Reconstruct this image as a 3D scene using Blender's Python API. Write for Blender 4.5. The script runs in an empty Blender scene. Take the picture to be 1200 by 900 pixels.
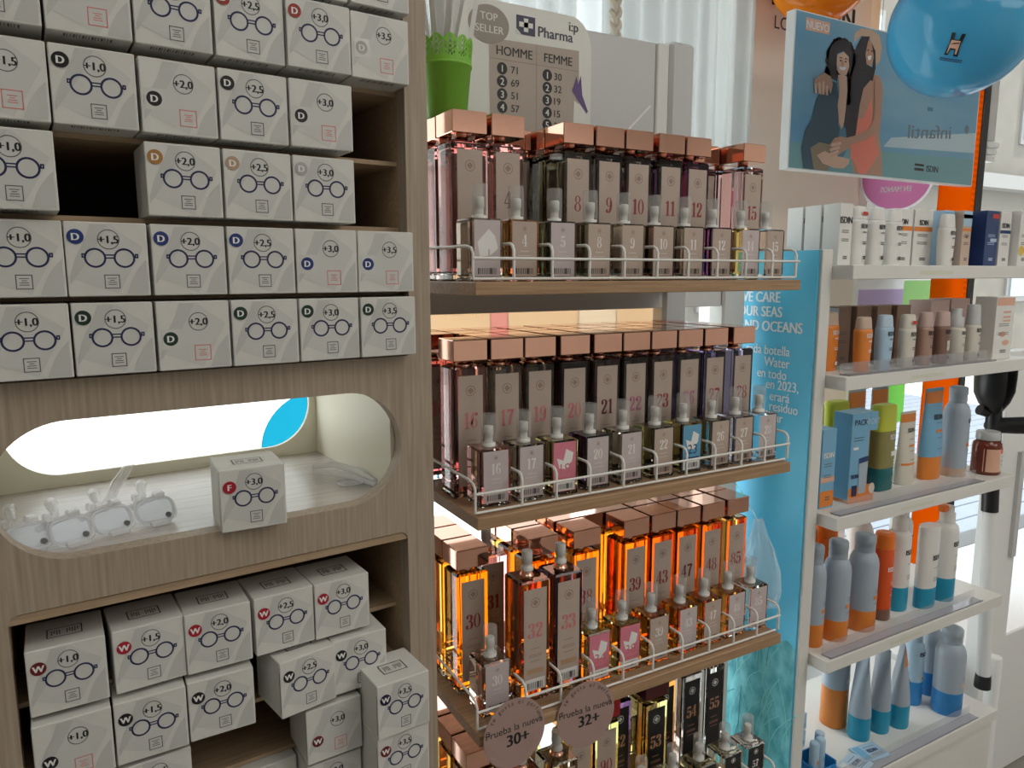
import bpy, bmesh, math, random
from mathutils import Vector, Matrix
R = math.radians
PI = math.pi
random.seed(7)
SC = bpy.context.scene
COL = SC.collection

# ------------------------------------------------------------------ camera
cam_d = bpy.data.cameras.new('camera')
cam_d.sensor_width = 36.0
cam_d.lens = 860.0 / 1200.0 * 36.0
cam_d.clip_start = 0.02
cam = bpy.data.objects.new('camera', cam_d)
COL.objects.link(cam)
_yaw, _pit, _rol = R(29.2), R(8.5), R(-0.1)
_fw = Vector((math.sin(_yaw) * math.cos(_pit), math.cos(_yaw) * math.cos(_pit), -math.sin(_pit)))
_r0 = Vector((math.cos(_yaw), -math.sin(_yaw), 0)); _u0 = _r0.cross(_fw)
_rt = math.cos(_rol) * _r0 + math.sin(_rol) * _u0
_up = -math.sin(_rol) * _r0 + math.cos(_rol) * _u0
cam.matrix_world = Matrix(((_rt.x, _up.x, -_fw.x, 0), (_rt.y, _up.y, -_fw.y, 0), (_rt.z, _up.z, -_fw.z, 1.45), (0, 0, 0, 1)))
SC.camera = cam

# ------------------------------------------------------------------ light and exposure
SC.view_settings.view_transform = 'Standard'
SC.view_settings.look = 'None'
SC.view_settings.gamma = 1.0
SC.view_settings.exposure = 0.0
SC.view_settings.use_curve_mapping = False
cy = SC.cycles
cy.use_denoising = True
cy.max_bounces = 24
cy.transmission_bounces = 20
cy.transparent_max_bounces = 24
cy.glossy_bounces = 6
cy.diffuse_bounces = 4
cy.caustics_reflective = False
cy.caustics_refractive = True
cy.sample_clamp_indirect = 6.0
world = bpy.data.worlds.new('sky'); SC.world = world
world.use_nodes = True
_bg = world.node_tree.nodes['Background']
_bg.inputs[0].default_value = (0.92, 0.965, 1.0, 1)
_bg.inputs[1].default_value = 3.6
sun_d = bpy.data.lights.new('sun', 'SUN'); sun_d.energy = 7.0; sun_d.angle = R(1.0); sun_d.color = (1, 0.95, 0.88)
sun = bpy.data.objects.new('sun', sun_d); COL.objects.link(sun)
sun.rotation_euler = Vector((-0.55, 0.16, -0.8)).to_track_quat('-Z', 'Y').to_euler()
def area(name, loc, size, power, col):
    d = bpy.data.lights.new(name, 'AREA'); d.energy = power; d.size = size; d.color = col
    o = bpy.data.objects.new(name, d); o.location = loc; COL.objects.link(o); return o
area('ceiling_fill', (-0.15, -0.10, 2.66), 0.9, 3.2, (1, 0.96, 0.88))
area('ceiling_fill', (1.35, -0.45, 2.66), 1.0, 11.0, (1, 0.96, 0.89))
area('ceiling_fill', (2.3, -1.7, 2.66), 1.6, 26.0, (1, 0.94, 0.87))  # added fill, brightens the right and back walls that the caps mirror

# ------------------------------------------------------------------ materials
MATS = {}
def mat(name, col, rough=0.5, metal=0.0, spec=0.5, trans=0.0, ior=1.45, emis=None):
    m = bpy.data.materials.new(name); m.use_nodes = True
    b = m.node_tree.nodes['Principled BSDF']
    b.inputs['Base Color'].default_value = (*col, 1)
    b.inputs['Roughness'].default_value = rough
    b.inputs['Metallic'].default_value = metal
    b.inputs['Specular IOR Level'].default_value = spec
    b.inputs['Transmission Weight'].default_value = trans
    b.inputs['IOR'].default_value = ior
    MATS[name] = m
    return m
def nz(m, scale=(30, 30, 30), noise=4.0, c1=(1, 1, 1), c2=(0.5, 0.5, 0.5), p0=0.3, p1=0.7, bump=0.0, detail=4.0):
    """noise-driven base colour in object coordinates"""
    nt = m.node_tree; b = nt.nodes['Principled BSDF']
    tc = nt.nodes.new('ShaderNodeTexCoord'); mp = nt.nodes.new('ShaderNodeMapping'); mp.inputs['Scale'].default_value = scale
    n = nt.nodes.new('ShaderNodeTexNoise'); n.inputs['Scale'].default_value = noise; n.inputs['Detail'].default_value = detail
    r = nt.nodes.new('ShaderNodeValToRGB')
    r.color_ramp.elements[0].position = p0; r.color_ramp.elements[0].color = (*c1, 1)
    r.color_ramp.elements[1].position = p1; r.color_ramp.elements[1].color = (*c2, 1)
    nt.links.new(tc.outputs['Object'], mp.inputs[0]); nt.links.new(mp.outputs[0], n.inputs[0])
    nt.links.new(n.outputs[0], r.inputs[0]); nt.links.new(r.outputs[0], b.inputs['Base Color'])
    if bump:
        bp = nt.nodes.new('ShaderNodeBump'); bp.inputs['Strength'].default_value = bump; bp.inputs['Distance'].default_value = 0.001
        nt.links.new(n.outputs[0], bp.inputs['Height']); nt.links.new(bp.outputs[0], b.inputs['Normal'])
    return m
nz(mat('oak_panel', (0.3, 0.25, 0.2), 0.55), (60, 60, 2.2), 5, (0.335, 0.262, 0.195), (0.47, 0.38, 0.29), 0.3, 0.72, 0.15)
nz(mat('oak_edge', (0.3, 0.22, 0.15), 0.6), (3, 60, 60), 5, (0.36, 0.25, 0.155), (0.47, 0.34, 0.22))
nz(mat('shelf_oak', (0.3, 0.2, 0.13), 0.45), (2.5, 50, 90), 5, (0.33, 0.195, 0.105), (0.47, 0.30, 0.17), 0.3, 0.7, 0.1)
nz(mat('niche_floor', (0.6, 0.55, 0.5), 0.25), (2.5, 60, 60), 5, (0.46, 0.415, 0.385), (0.56, 0.51, 0.48))
mat('cream', (0.86, 0.82, 0.68), 0.5)
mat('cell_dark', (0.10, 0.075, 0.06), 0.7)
nz(mat('card', (0.7, 0.69, 0.65), 0.45), (20, 20, 20), 3, (0.70, 0.69, 0.65), (0.73, 0.72, 0.68))
mat('card_grey', (0.58, 0.58, 0.555), 0.45)
mat('card_grey_pale', (0.645, 0.64, 0.61), 0.45)
mat('ink_navy', (0.02, 0.025, 0.09), 0.5)
mat('ink_black', (0.015, 0.015, 0.017), 0.5)
mat('ink_grey', (0.12, 0.12, 0.12), 0.5)
mat('ink_pink', (0.72, 0.20, 0.20), 0.5)
mat('ink_white', (0.85, 0.84, 0.82), 0.5)
mat('dot_black', (0.012, 0.012, 0.014), 0.4)
mat('dot_red', (0.33, 0.03, 0.015), 0.4)
mat('dot_crimson', (0.42, 0.01, 0.03), 0.4)
mat('dot_maroon', (0.16, 0.012, 0.015), 0.4)
mat('dot_blue', (0.015, 0.04, 0.19), 0.4)
mat('dot_navy', (0.015, 0.015, 0.06), 0.4)
mat('dot_green', (0.008, 0.035, 0.02), 0.4)
mat('dot_tan', (0.42, 0.20, 0.05), 0.4)
mat('dot_pale_tan', (0.50, 0.34, 0.22), 0.4)
mat('dot_grey', (0.45, 0.44, 0.43), 0.4)
nz(mat('tape', (0.66, 0.66, 0.63), 0.15), (20, 20, 20), 3, (0.68, 0.675, 0.64), (0.70, 0.695, 0.66))
# metals / rails
mat('rail_white', (0.82, 0.81, 0.77), 0.35)
mat('white_lacquer', (0.78, 0.77, 0.73), 0.4)
mat('grey_lacquer', (0.60, 0.60, 0.59), 0.35)
mat('grey_dark', (0.2, 0.2, 0.2), 0.4)
mat('rose_gold', (0.90, 0.50, 0.37), 0.06, 0.95)
mat('black_cap', (0.012, 0.010, 0.012), 0.12)
mat('red_cap', (0.40, 0.012, 0.012), 0.15)
mat('maroon_cap', (0.09, 0.008, 0.010), 0.15)
mat('label_kraft', (0.50, 0.40, 0.335), 0.55)
mat('label_lilac', (0.58, 0.50, 0.50), 0.5)
mat('label_black', (0.012, 0.012, 0.013), 0.4)
mat('label_pink', (0.72, 0.22, 0.30), 0.45)
mat('label_blue', (0.12, 0.36, 0.55), 0.45)
mat('num_red', (0.30, 0.04, 0.055), 0.5)
mat('num_pink', (0.62, 0.20, 0.22), 0.5)
mat('num_violet', (0.45, 0.16, 0.26), 0.5)
mat('num_dark', (0.12, 0.02, 0.03), 0.5)
mat('num_pale', (0.86, 0.80, 0.78), 0.5)
mat('num_copper', (0.55, 0.28, 0.16), 0.4)
mat('gold_stamp', (0.52, 0.33, 0.20), 0.4)
mat('line_brown', (0.30, 0.20, 0.17), 0.5)
mat('disc_mauve', (0.40, 0.27, 0.24), 0.55)
def thin(name, col, tr=0.55, rough=0.15, tcol=None):
    """thin clear plastic: part see-through, part pale gloss"""
    m = bpy.data.materials.new(name); m.use_nodes = True; nt = m.node_tree
    out = nt.nodes['Material Output']; b = nt.nodes['Principled BSDF']
    b.inputs['Base Color'].default_value = (*col, 1); b.inputs['Roughness'].default_value = rough
    t = nt.nodes.new('ShaderNodeBsdfTransparent'); t.inputs[0].default_value = (*(tcol or (1, 1, 1)), 1)
    x = nt.nodes.new('ShaderNodeMixShader'); x.inputs[0].default_value = tr
    nt.links.new(b.outputs[0], x.inputs[1]); nt.links.new(t.outputs[0], x.inputs[2]); nt.links.new(x.outputs[0], out.inputs[0])
    MATS[name] = m
thin('clear_cap', (0.70, 0.69, 0.67), 0.72, 0.06)
thin('acrylic_rim', (0.92, 0.92, 0.95), 0.66, 0.03)
thin('acrylic_lens', (0.70, 0.80, 0.95), 0.74, 0.02)
thin('price_strip', (0.60, 0.60, 0.66), 0.45, 0.06)
thin('price_lip', (0.55, 0.55, 0.58), 0.80, 0.05)
thin('bag_film', (0.80, 0.88, 0.92), 0.74, 0.10)
thin('window_glass', (0.6, 0.65, 0.68), 0.96, 0.02, (0.97, 0.99, 0.99))
def cloth(name, col, d=0.35, t=0.45, tr=0.2):
    m = bpy.data.materials.new(name); m.use_nodes = True; nt = m.node_tree
    out = nt.nodes['Material Output']; nt.nodes.remove(nt.nodes['Principled BSDF'])
    a = nt.nodes.new('ShaderNodeBsdfDiffuse'); a.inputs[0].default_value = (*col, 1)
    b = nt.nodes.new('ShaderNodeBsdfTranslucent'); b.inputs[0].default_value = (*col, 1)
    c = nt.nodes.new('ShaderNodeBsdfTransparent')
    m1 = nt.nodes.new('ShaderNodeMixShader'); m1.inputs[0].default_value = t / (d + t)
    m2 = nt.nodes.new('ShaderNodeMixShader'); m2.inputs[0].default_value = tr
    nt.links.new(a.outputs[0], m1.inputs[1]); nt.links.new(b.outputs[0], m1.inputs[2])
    nt.links.new(m1.outputs[0], m2.inputs[1]); nt.links.new(c.outputs[0], m2.inputs[2]); nt.links.new(m2.outputs[0], out.inputs[0])
    MATS[name] = m
cloth('sheer', (0.50, 0.52, 0.52), 0.35, 0.45, 0.16)
cloth('peach_film', (0.92, 0.74, 0.56), 0.2, 0.8, 0.0)
cloth('peach_pink', (0.90, 0.56, 0.50), 0.2, 0.8, 0.0)
cloth('peach_pale', (0.95, 0.82, 0.68), 0.2, 0.8, 0.0)
cloth('film_white', (0.75, 0.75, 0.75), 0.15, 0.85, 0.10)
cloth('film_lilac', (0.62, 0.50, 0.74), 0.15, 0.85, 0.0)
cloth('film_lime', (0.42, 0.76, 0.30), 0.15, 0.85, 0.0)
cloth('film_orange', (0.80, 0.25, 0.008), 0.2, 0.8, 0.0)
cloth('film_pink', (0.70, 0.24, 0.46), 0.2, 0.8, 0.0)
cloth('film_cyan', (0.10, 0.58, 0.72), 0.2, 0.8, 0.0)
cloth('sheet_orange', (0.95, 0.50, 0.02), 0.4, 0.6, 0.0)
cloth('balloon_orange', (1.0, 0.33, 0.01), 0.4, 0.6, 0.0)
GL = {}
GOV = dict(orange=(1.0, 0.56, 0.12), amber=(0.98, 0.45, 0.09), yellow=(1.0, 0.93, 0.40), rose=(0.90, 0.46, 0.48), pink=(0.90, 0.55, 0.53), red=(1.0, 0.46, 0.12), peach=(1.0, 0.86, 0.74), paleyellow=(0.98, 0.97, 0.80), sand=(0.93, 0.90, 0.80))
def glass(name, col, rough=0.0):
    col = GOV.get(name) or tuple(c ** 0.62 for c in col); GL[name] = mat('glass_' + name, col, rough, 0, 0.5, 1.0, 1.45); return 'glass_' + name
for n_, c_ in dict(clear=(0.96, 0.95, 0.93), pink=(0.80, 0.36, 0.34), rose=(0.66, 0.14, 0.17), orange=(0.98, 0.42, 0.07), amber=(0.90, 0.28, 0.04), red=(0.72, 0.12, 0.02),
                   yellow=(0.95, 0.74, 0.08), paleyellow=(0.93, 0.90, 0.62), olive=(0.34, 0.31, 0.17), smoke=(0.24, 0.21, 0.20), green=(0.16, 0.22, 0.15), purple=(0.24, 0.06, 0.24),
                   violet=(0.22, 0.17, 0.32), brown=(0.38, 0.20, 0.13), sand=(0.82, 0.74, 0.58), lilac=(0.70, 0.66, 0.80), peach=(0.92, 0.56, 0.40), darkpurple=(0.06, 0.02, 0.07), ice=(0.80, 0.88, 0.95), leaf=(0.42, 0.48, 0.30)).items():
    glass(n_, c_)

# ------------------------------------------------------------------ mesh builder
class MB:
    def __init__(self): self.v = []; self.f = []; self.m = []; self.s = []; self.names = []
    def mi(self, n):
        if n not in self.names: self.names.append(n)
        return self.names.index(n)
    def add(self, vs, fs, mat, smooth=False, T=None):
        k = len(self.v); i = self.mi(mat)
        for p in vs:
            p = Vector(p)
            self.v.append(T @ p if T is not None else p)
        for f in fs: self.f.append([k + a for a in f]); self.m.append(i); self.s.append(smooth)
        return self
    def loft(self, secs, mat, smooth=False, cap0=True, cap1=True, T=None):
        n = len(secs[0]); vs = [p for s in secs for p in s]; fs = []
        for j in range(len(secs) - 1):
            for i in range(n):
                a = j * n + i; b = j * n + (i + 1) % n
                fs.append((a, b, b + n, a + n))
        self.add(vs, fs, mat, smooth, T)
        if cap0: self.add(secs[0], [tuple(range(n))[::-1]], mat, False, T)
        if cap1: self.add(secs[-1], [tuple(range(n))], mat, False, T)
        return self
    def box(self, x0, x1, y0, y1, z0, z1, mat, b=0.0, T=None):
        if b <= 0:
            q = [(x0, y0), (x1, y0), (x1, y1), (x0, y1)]
            return self.loft([[(x, y, z0) for x, y in q], [(x, y, z1) for x, y in q]], mat, T=T)
        def ring(i):
            a0, a1, c0, c1 = x0 + i, x1 - i, y0 + i, y1 - i
            e = b
            return [(a0 + e, c0), (a1 - e, c0), (a1, c0 + e), (a1, c1 - e), (a1 - e, c1), (a0 + e, c1), (a0, c1 - e), (a0, c0 + e)]
        A, B = ring(b), ring(0)
        return self.loft([[(x, y, z0) for x, y in A], [(x, y, z0 + b) for x, y in B], [(x, y, z1 - b) for x, y in B], [(x, y, z1) for x, y in A]], mat, T=T)
    def lathe(self, prof, mat, n=24, smooth=True, T=None, cx=0, cy=0, sy=1.0, cap0=True, cap1=True):
        secs = [[(cx + r * math.cos(2 * PI * i / n), cy + sy * r * math.sin(2 * PI * i / n), z) for i in range(n)] for r, z in prof]
        return self.loft(secs, mat, smooth, cap0, cap1, T)
    def oval(self, prof, mat, n=28, e=2.0, smooth=True, T=None):
        """prof: (z, rx, ry) superellipse sections"""
        secs = []
        for z, rx, ry in prof:
            s = []
            for i in range(n):
                a = 2 * PI * i / n; c, d = math.cos(a), math.sin(a)
                s.append((rx * math.copysign(abs(c) ** (2 / e), c), ry * math.copysign(abs(d) ** (2 / e), d), z))
            secs.append(s)
        return self.loft(secs, mat, smooth, T=T)
    def tube(self, pts, r, mat, n=8, T=None):
        pts = [Vector(p) for p in pts]; secs = []; up = None
        for i, p in enumerate(pts):
            d = ((pts[min(i + 1, len(pts) - 1)] - pts[max(i - 1, 0)])).normalized()
            if up is None:
                up = Vector((0, 0, 1)) if abs(d.z) < 0.9 else Vector((0, 1, 0))
            s = d.cross(up)
            if s.length < 1e-4: s = d.cross(Vector((1, 0.1, 0)))
            s.normalize(); up = s.cross(d).normalized()
            rr = r[i] if isinstance(r, (list, tuple)) else r
            secs.append([p + rr * (math.cos(2 * PI * k / n) * s + math.sin(2 * PI * k / n) * up) for k in range(n)])
        return self.loft(secs, mat, True, T=T)
    # ---- flat prints: F maps (x, y) on the surface to a point
    def poly(self, F, pts, mat):
        return self.add([F(x, y) for x, y in pts], [tuple(range(len(pts)))], mat)
    def rect(self, F, x0, x1, y0, y1, mat, nx=1):
        vs = []; fs = []
        for i in range(nx + 1):
            x = x0 + (x1 - x0) * i / nx; vs += [F(x, y0), F(x, y1)]
        for i in range(nx): fs.append((2 * i, 2 * i + 2, 2 * i + 3, 2 * i + 1))
        return self.add(vs, fs, mat)
    def frame(self, F, x0, x1, y0, y1, w, mat):
        self.rect(F, x0, x1, y0, y0 + w, mat); self.rect(F, x0, x1, y1 - w, y1, mat)
        self.rect(F, x0, x0 + w, y0, y1, mat); return self.rect(F, x1 - w, x1, y0, y1, mat)
    def disc(self, F, cx, cy_, r, mat, n=24, ry=None):
        ry = ry or r
        return self.poly(F, [(cx + r * math.cos(2 * PI * i / n), cy_ + ry * math.sin(2 * PI * i / n)) for i in range(n)], mat)
    def ring(self, F, cx, cy_, r, w, mat, n=28, ry=None, wy=None):
        ry = ry or r; wy = w if wy is None else wy; vs = []; fs = []
        for i in range(n):
            a = 2 * PI * i / n
            vs += [F(cx + r * math.cos(a), cy_ + ry * math.sin(a)), F(cx + (r - w) * math.cos(a), cy_ + (ry - wy) * math.sin(a))]
        for i in range(n):
            j = (i + 1) % n; fs.append((2 * i, 2 * j, 2 * j + 1, 2 * i + 1))
        return self.add(vs, fs, mat)
    def ribbon(self, F, pts, w, mat):
        vs = []; fs = []
        for i, p in enumerate(pts):
            a = pts[max(i - 1, 0)]; b = pts[min(i + 1, len(pts) - 1)]
            dx, dy = b[0] - a[0], b[1] - a[1]; L = math.hypot(dx, dy) or 1; tx, ty = dx / L, dy / L
            ww = (w(ty) if callable(w) else w) / 2
            vs += [F(p[0] - ty * ww, p[1] + tx * ww), F(p[0] + ty * ww, p[1] - tx * ww)]
        for i in range(len(pts) - 1): fs.append((2 * i, 2 * i + 1, 2 * i + 3, 2 * i + 2))
        return self.add(vs, fs, mat)
    def text(self, F, s, x, y, h, mat, align='c', bold=0.0, sx=1.0, mirror=False):
        V, Fc, w = glyphs(s, 0.0)
        k = h / 0.72
        off = {'c': -w / 2, 'l': 0, 'r': -w}[align]
        sg = -1 if mirror else 1
        for q in ((-1, 0, 1) if bold > 0 else (0,)):
            P = []
            for vx, vy in V:
                u, v = x + sg * (vx + off + q * bold * 1.3) * k * sx, y + vy * k
                p = F(u, v)
                if q < 1 and bold > 0: p = p + (F(u + .0004, v) - p).cross(F(u, v + .0004) - p).normalized() * (0.00004 * (1 - q))
                P.append(p)
            self.add(P, Fc, mat)
        return self
    def build(self, name, parent=None, loc=(0, 0, 0), rz=0.0):
        me = bpy.data.meshes.new(name)
        me.from_pydata([tuple(p) for p in self.v], [], self.f)
        for n in self.names: me.materials.append(MATS[n])
        me.polygons.foreach_set('material_index', self.m)
        me.polygons.foreach_set('use_smooth', self.s)
        me.update()
        return link(name, me, parent, loc, rz)
def link(name, me, parent=None, loc=(0, 0, 0), rz=0.0):
    o = bpy.data.objects.new(name, me); COL.objects.link(o)
    o.location = loc; o.rotation_euler = (0, 0, rz)
    if parent is not None: o.parent = parent
    return o
_G = {}
def glyphs(s, bold):
    key = (s, bold)
    if key in _G: return _G[key]
    c = bpy.data.curves.new('t', 'FONT'); c.body = s; c.size = 1.0; c.resolution_u = 3; c.offset = bold
    o = bpy.data.objects.new('t', c); COL.objects.link(o)
    dg = bpy.context.evaluated_depsgraph_get(); me = o.evaluated_get(dg).to_mesh()
    V = [(v.co.x, v.co.y) for v in me.vertices]; Fc = [tuple(p.vertices) for p in me.polygons]
    o.evaluated_get(dg).to_mesh_clear(); bpy.data.objects.remove(o); bpy.data.curves.remove(c)
    x0 = min(v[0] for v in V); w = max(v[0] for v in V) - x0
    _G[key] = ([(a - x0, b) for a, b in V], Fc, w)
    return _G[key]
def plane(o, r, u):
    o, r, u = Vector(o), Vector(r), Vector(u)
    return lambda x, y: o + r * x + u * y
def front(yf, eps=0.0002):      # surface facing -Y at local y = yf
    return plane((0, yf - eps, 0), (1, 0, 0), (0, 0, 1))
def curved(rx, ry=None, e=2.0, eps=0.0004):
    ry = ry or rx
    def F(x, z):
        q = min(0.999, abs(x) / rx)
        return Vector((x, -(ry + eps) * (1 - q ** e) ** (1 / e), z))
    return F
def tag(o, label, cat, group=None):
    o['label'] = label; o['category'] = cat
    if group: o['group'] = group
    return o
def thing(name, label, cat, loc=(0, 0, 0), rz=0.0, group=None):
    o = bpy.data.objects.new(name, None); COL.objects.link(o); o.empty_display_size = 0.02
    o.location = loc; o.rotation_euler = (0, 0, rz)
    return tag(o, label, cat, group)
def struct(o): o['kind'] = 'structure'; return o
def curve_mesh(splines, depth, res=12):
    """2D outlines with holes (XY) -> extruded slab mesh data (verts, faces), z in -depth/2..depth/2"""
    c = bpy.data.curves.new('c', 'CURVE'); c.dimensions = '2D'; c.fill_mode = 'BOTH'; c.extrude = depth / 2
    for pts in splines:
        s = c.splines.new('POLY'); s.points.add(len(pts) - 1); s.use_cyclic_u = True
        for i, p in enumerate(pts): s.points[i].co = (p[0], p[1], 0, 1)
    o = bpy.data.objects.new('c', c); COL.objects.link(o)
    dg = bpy.context.evaluated_depsgraph_get(); me = o.evaluated_get(dg).to_mesh()
    V = [tuple(v.co) for v in me.vertices]; Fc = [tuple(p.vertices) for p in me.polygons]
    o.evaluated_get(dg).to_mesh_clear(); bpy.data.objects.remove(o); bpy.data.curves.remove(c)
    return V, Fc
def rrect(x0, x1, y0, y1, r, n=8):
    out = []
    for cx, cy_, a0 in ((x1 - r, y0 + r, -90), (x1 - r, y1 - r, 0), (x0 + r, y1 - r, 90), (x0 + r, y0 + r, 180)):
        for i in range(n + 1):
            a = R(a0 + 90 * i / n); out.append((cx + r * math.cos(a), cy_ + r * math.sin(a)))
    return out
def slab_xz(splines, y0, y1):
    """slab standing in XZ between y0 and y1"""
    V, Fc = curve_mesh(splines, y1 - y0)
    ym = (y0 + y1) / 2
    return [(a, ym - c, b) for a, b, c in V], Fc
# Didone numerals, unit height
def didone(mb, F, s, x, y, h, mat):
    wd = {'1': 0.46}
    tot = sum(wd.get(c, 0.56) for c in s) * h; cx = x - tot / 2
    W = lambda ty: 0.045 + 0.135 * abs(ty) ** 1.5
    for c in s:
        G = (lambda ox: (lambda a, b: F(ox + a * h, y + b * h)))(cx)
        def rib(p): mb.ribbon(G, p, W, mat)
        def smooth(p):
            for _ in range(2):
                q = [p[0]]
                for a, b in zip(p, p[1:]): q += [(a[0] * .75 + b[0] * .25, a[1] * .75 + b[1] * .25), (a[0] * .25 + b[0] * .75, a[1] * .25 + b[1] * .75)]
                q.append(p[-1]); p = q
            return p
        if c == '0': mb.ring(G, .27, .5, .25, .13, mat, ry=.5, wy=.035)
        elif c == '1':
            mb.rect(G, .16, .33, 0, 1, mat); mb.rect(G, .05, .44, 0, .045, mat); mb.poly(G, [(.16, 1), (.16, .92), (.03, .88), (.03, .84), (.16, .84)], mat)
        elif c == '2':
            rib(smooth([(.11, .72), (.13, .92), (.28, .99), (.44, .88), (.44, .68), (.3, .42), (.1, .1)])); mb.disc(G, .13, .73, .085, mat, 12)
            mb.poly(G, [(.05, 0), (.47, 0), (.5, .24), (.46, .24), (.4, .14), (.08, .13)], mat)
        elif c == '3':
            rib(smooth([(.12, .8), (.15, .95), (.28, .98), (.42, .9), (.43, .7), (.34, .55), (.2, .53)])); rib(smooth([(.2, .53), (.4, .5), (.47, .28), (.4, .05), (.24, .02), (.1, .06), (.08, .22)]))
            mb.disc(G, .13, .79, .08, mat, 12); mb.disc(G, .11, .22, .085, mat, 12)
        elif c == '4':
            mb.rect(G, .28, .43, 0, 1, mat); mb.rect(G, .02, .54, .26, .31, mat); mb.rect(G, .18, .52, 0, .04, mat); mb.ribbon(G, [(.32, .98), (.04, .29)], .05, mat)
        elif c == '5':
            mb.poly(G, [(.1, .84), (.46, .84), (.48, 1), (.1, .98)], mat); mb.rect(G, .09, .13, .48, .95, mat)
            rib(smooth([(.11, .5), (.25, .62), (.43, .55), (.47, .3), (.4, .05), (.24, .02), (.1, .07), (.08, .2)])); mb.disc(G, .11, .2, .085, mat, 12)
        elif c in '69':
            H = G if c == '6' else (lambda a, b, G=G: G(.54 - a, 1 - b))
            mb.ring(H, .28, .3, .23, .12, mat, ry=.3, wy=.035); mb.ribbon(H, smooth([(.45, .83), (.42, .96), (.28, .98), (.13, .75), (.11, .4), (.12, .25)]), W, mat); mb.disc(H, .43, .83, .075, mat, 12)
        elif c == '7':
            mb.poly(G, [(.04, .78), (.08, .84), (.5, .84), (.5, 1), (.04, 1)], mat); mb.ribbon(G, [(.46, .9), (.3, .55), (.22, .0)], W, mat)
        elif c == '8':
            mb.ring(G, .27, .27, .25, .12, mat, ry=.27, wy=.035); mb.ring(G, .27, .76, .21, .1, mat, ry=.24, wy=.03)
        cx += wd.get(c, 0.56) * h

# ------------------------------------------------------------------ more surface materials
nz(mat('paint_wall', (0.6, 0.56, 0.5), 0.8), (3, 3, 3), 3, (0.36, 0.33, 0.29), (0.40, 0.37, 0.32))
nz(mat('paint_pillar', (0.7, 0.6, 0.52), 0.7), (3, 3, 3), 3, (0.86, 0.74, 0.64), (0.89, 0.77, 0.67))
nz(mat('floor_tile', (0.4, 0.38, 0.35), 0.35), (4, 4, 4), 3, (0.24, 0.22, 0.20), (0.30, 0.28, 0.25))
mat('paint_ceiling', (0.75, 0.75, 0.73), 0.8)
mat('frame_cream', (0.86, 0.85, 0.80), 0.45)
mat('frame_white', (0.88, 0.89, 0.88), 0.4)
nz(mat('street', (0.5, 0.5, 0.5), 0.9), (6, 6, 6), 4, (0.62, 0.62, 0.61), (0.72, 0.72, 0.71))
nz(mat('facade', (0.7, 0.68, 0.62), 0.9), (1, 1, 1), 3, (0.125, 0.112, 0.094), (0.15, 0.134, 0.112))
mat('facade_glass', (0.25, 0.28, 0.30), 0.15)
mat('facade_trim', (0.20, 0.195, 0.185), 0.7)
mat('shutter', (0.52, 0.62, 0.76), 0.6)
mat('black_plastic', (0.016, 0.016, 0.018), 0.35)
mat('black_frame', (0.012, 0.012, 0.013), 0.4)
mat('tube_metal', (0.82, 0.83, 0.84), 0.28, 0.6)

# ------------------------------------------------------------------ room shell
YW = 1.47
b = MB(); b.box(-2.6, 3.9, -3.0, 1.62, -0.1, 0, 'floor_tile'); struct(b.build('floor'))
b = MB(); b.box(-2.8, 4.1, -3.2, 1.62, 2.7, 2.85, 'paint_ceiling'); struct(b.build('ceiling'))
b = MB(); b.box(-2.75, -2.6, -3.0, 1.62, 0, 2.7, 'paint_wall'); struct(b.build('wall_left'))
b = MB(); b.box(3.9, 4.05, -3.0, 1.62, 0, 2.7, 'paint_ceiling'); struct(b.build('wall_right'))
b = MB(); b.box(-2.75, 4.05, -3.15, -3.0, 0, 2.7, 'paint_ceiling'); struct(b.build('wall_back'))
b = MB()
b.box(-2.6, 3.9, YW, 1.62, 2.42, 2.7, 'paint_wall'); b.box(-2.6, 3.9, YW, 1.62, 0, 0.05, 'frame_white'); b.box(1.535, 3.9, YW, 1.62, 0.05, 0.40, 'frame_white'); b.box(-2.6, -1.6, YW, 1.62, 0.05, 2.42, 'paint_wall')
b.box(1.535, 2.02, YW, 1.62, 0.40, 2.42, 'paint_pillar'); b.box(3.55, 3.9, YW, 1.62, 0.40, 2.42, 'paint_wall')
wf = struct(b.build('wall_front'))
# lettering on the pillar
b = MB(); F = plane((0, YW - 0.0015, 0), (1, 0, 0), (0, 0, 1))
b.text(F, 'LO', 1.652, 2.098, 0.034, 'ink_black', 'c', -0.012)
b.text(F, 'ISDIN', 1.945, 2.137, 0.062, 'ink_black', 'r', 0.022, 0.92); b.poly(F, [(1.61, 2.155), (1.65, 2.155), (1.61, 2.20)], 'ink_black')
b.build('lettering', wf)
b = MB()
for x0, x1 in ((-1.6, -1.55), (1.485, 1.535)): b.box(x0, x1, YW, 1.56, 0.05, 2.42, 'frame_cream')
b.box(-1.55, 1.485, YW, 1.56, 0.05, 0.09, 'frame_cream'); b.box(-1.55, 1.485, YW, 1.56, 2.37, 2.42, 'frame_cream'); pass
w1 = struct(b.build('window_1'))
b = MB(); b.box(-1.55, 1.485, 1.525, 1.531, 0.09, 2.37, 'window_glass'); b.build('pane', w1)
b = MB()
b.box(2.02, 2.06, YW, 1.56, 0.40, 2.42, 'frame_white'); b.box(3.5, 3.55, YW, 1.56, 0.40, 2.42, 'frame_white'); b.box(2.06, 3.5, YW, 1.56, 2.37, 2.42, 'frame_white'); b.box(2.06, 3.5, YW, 1.56, 0.40, 0.44, 'grey_dark')
w2 = struct(b.build('window_2'))
b = MB(); b.box(2.06, 3.5, 1.525, 1.531, 0.44, 2.37, 'window_glass'); b.build('pane', w2)
b = MB(); b.box(1.80, 3.5, 1.02, YW, 0.0, 0.44, 'frame_white', 0.004); struct(b.build('trim_1'))
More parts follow.
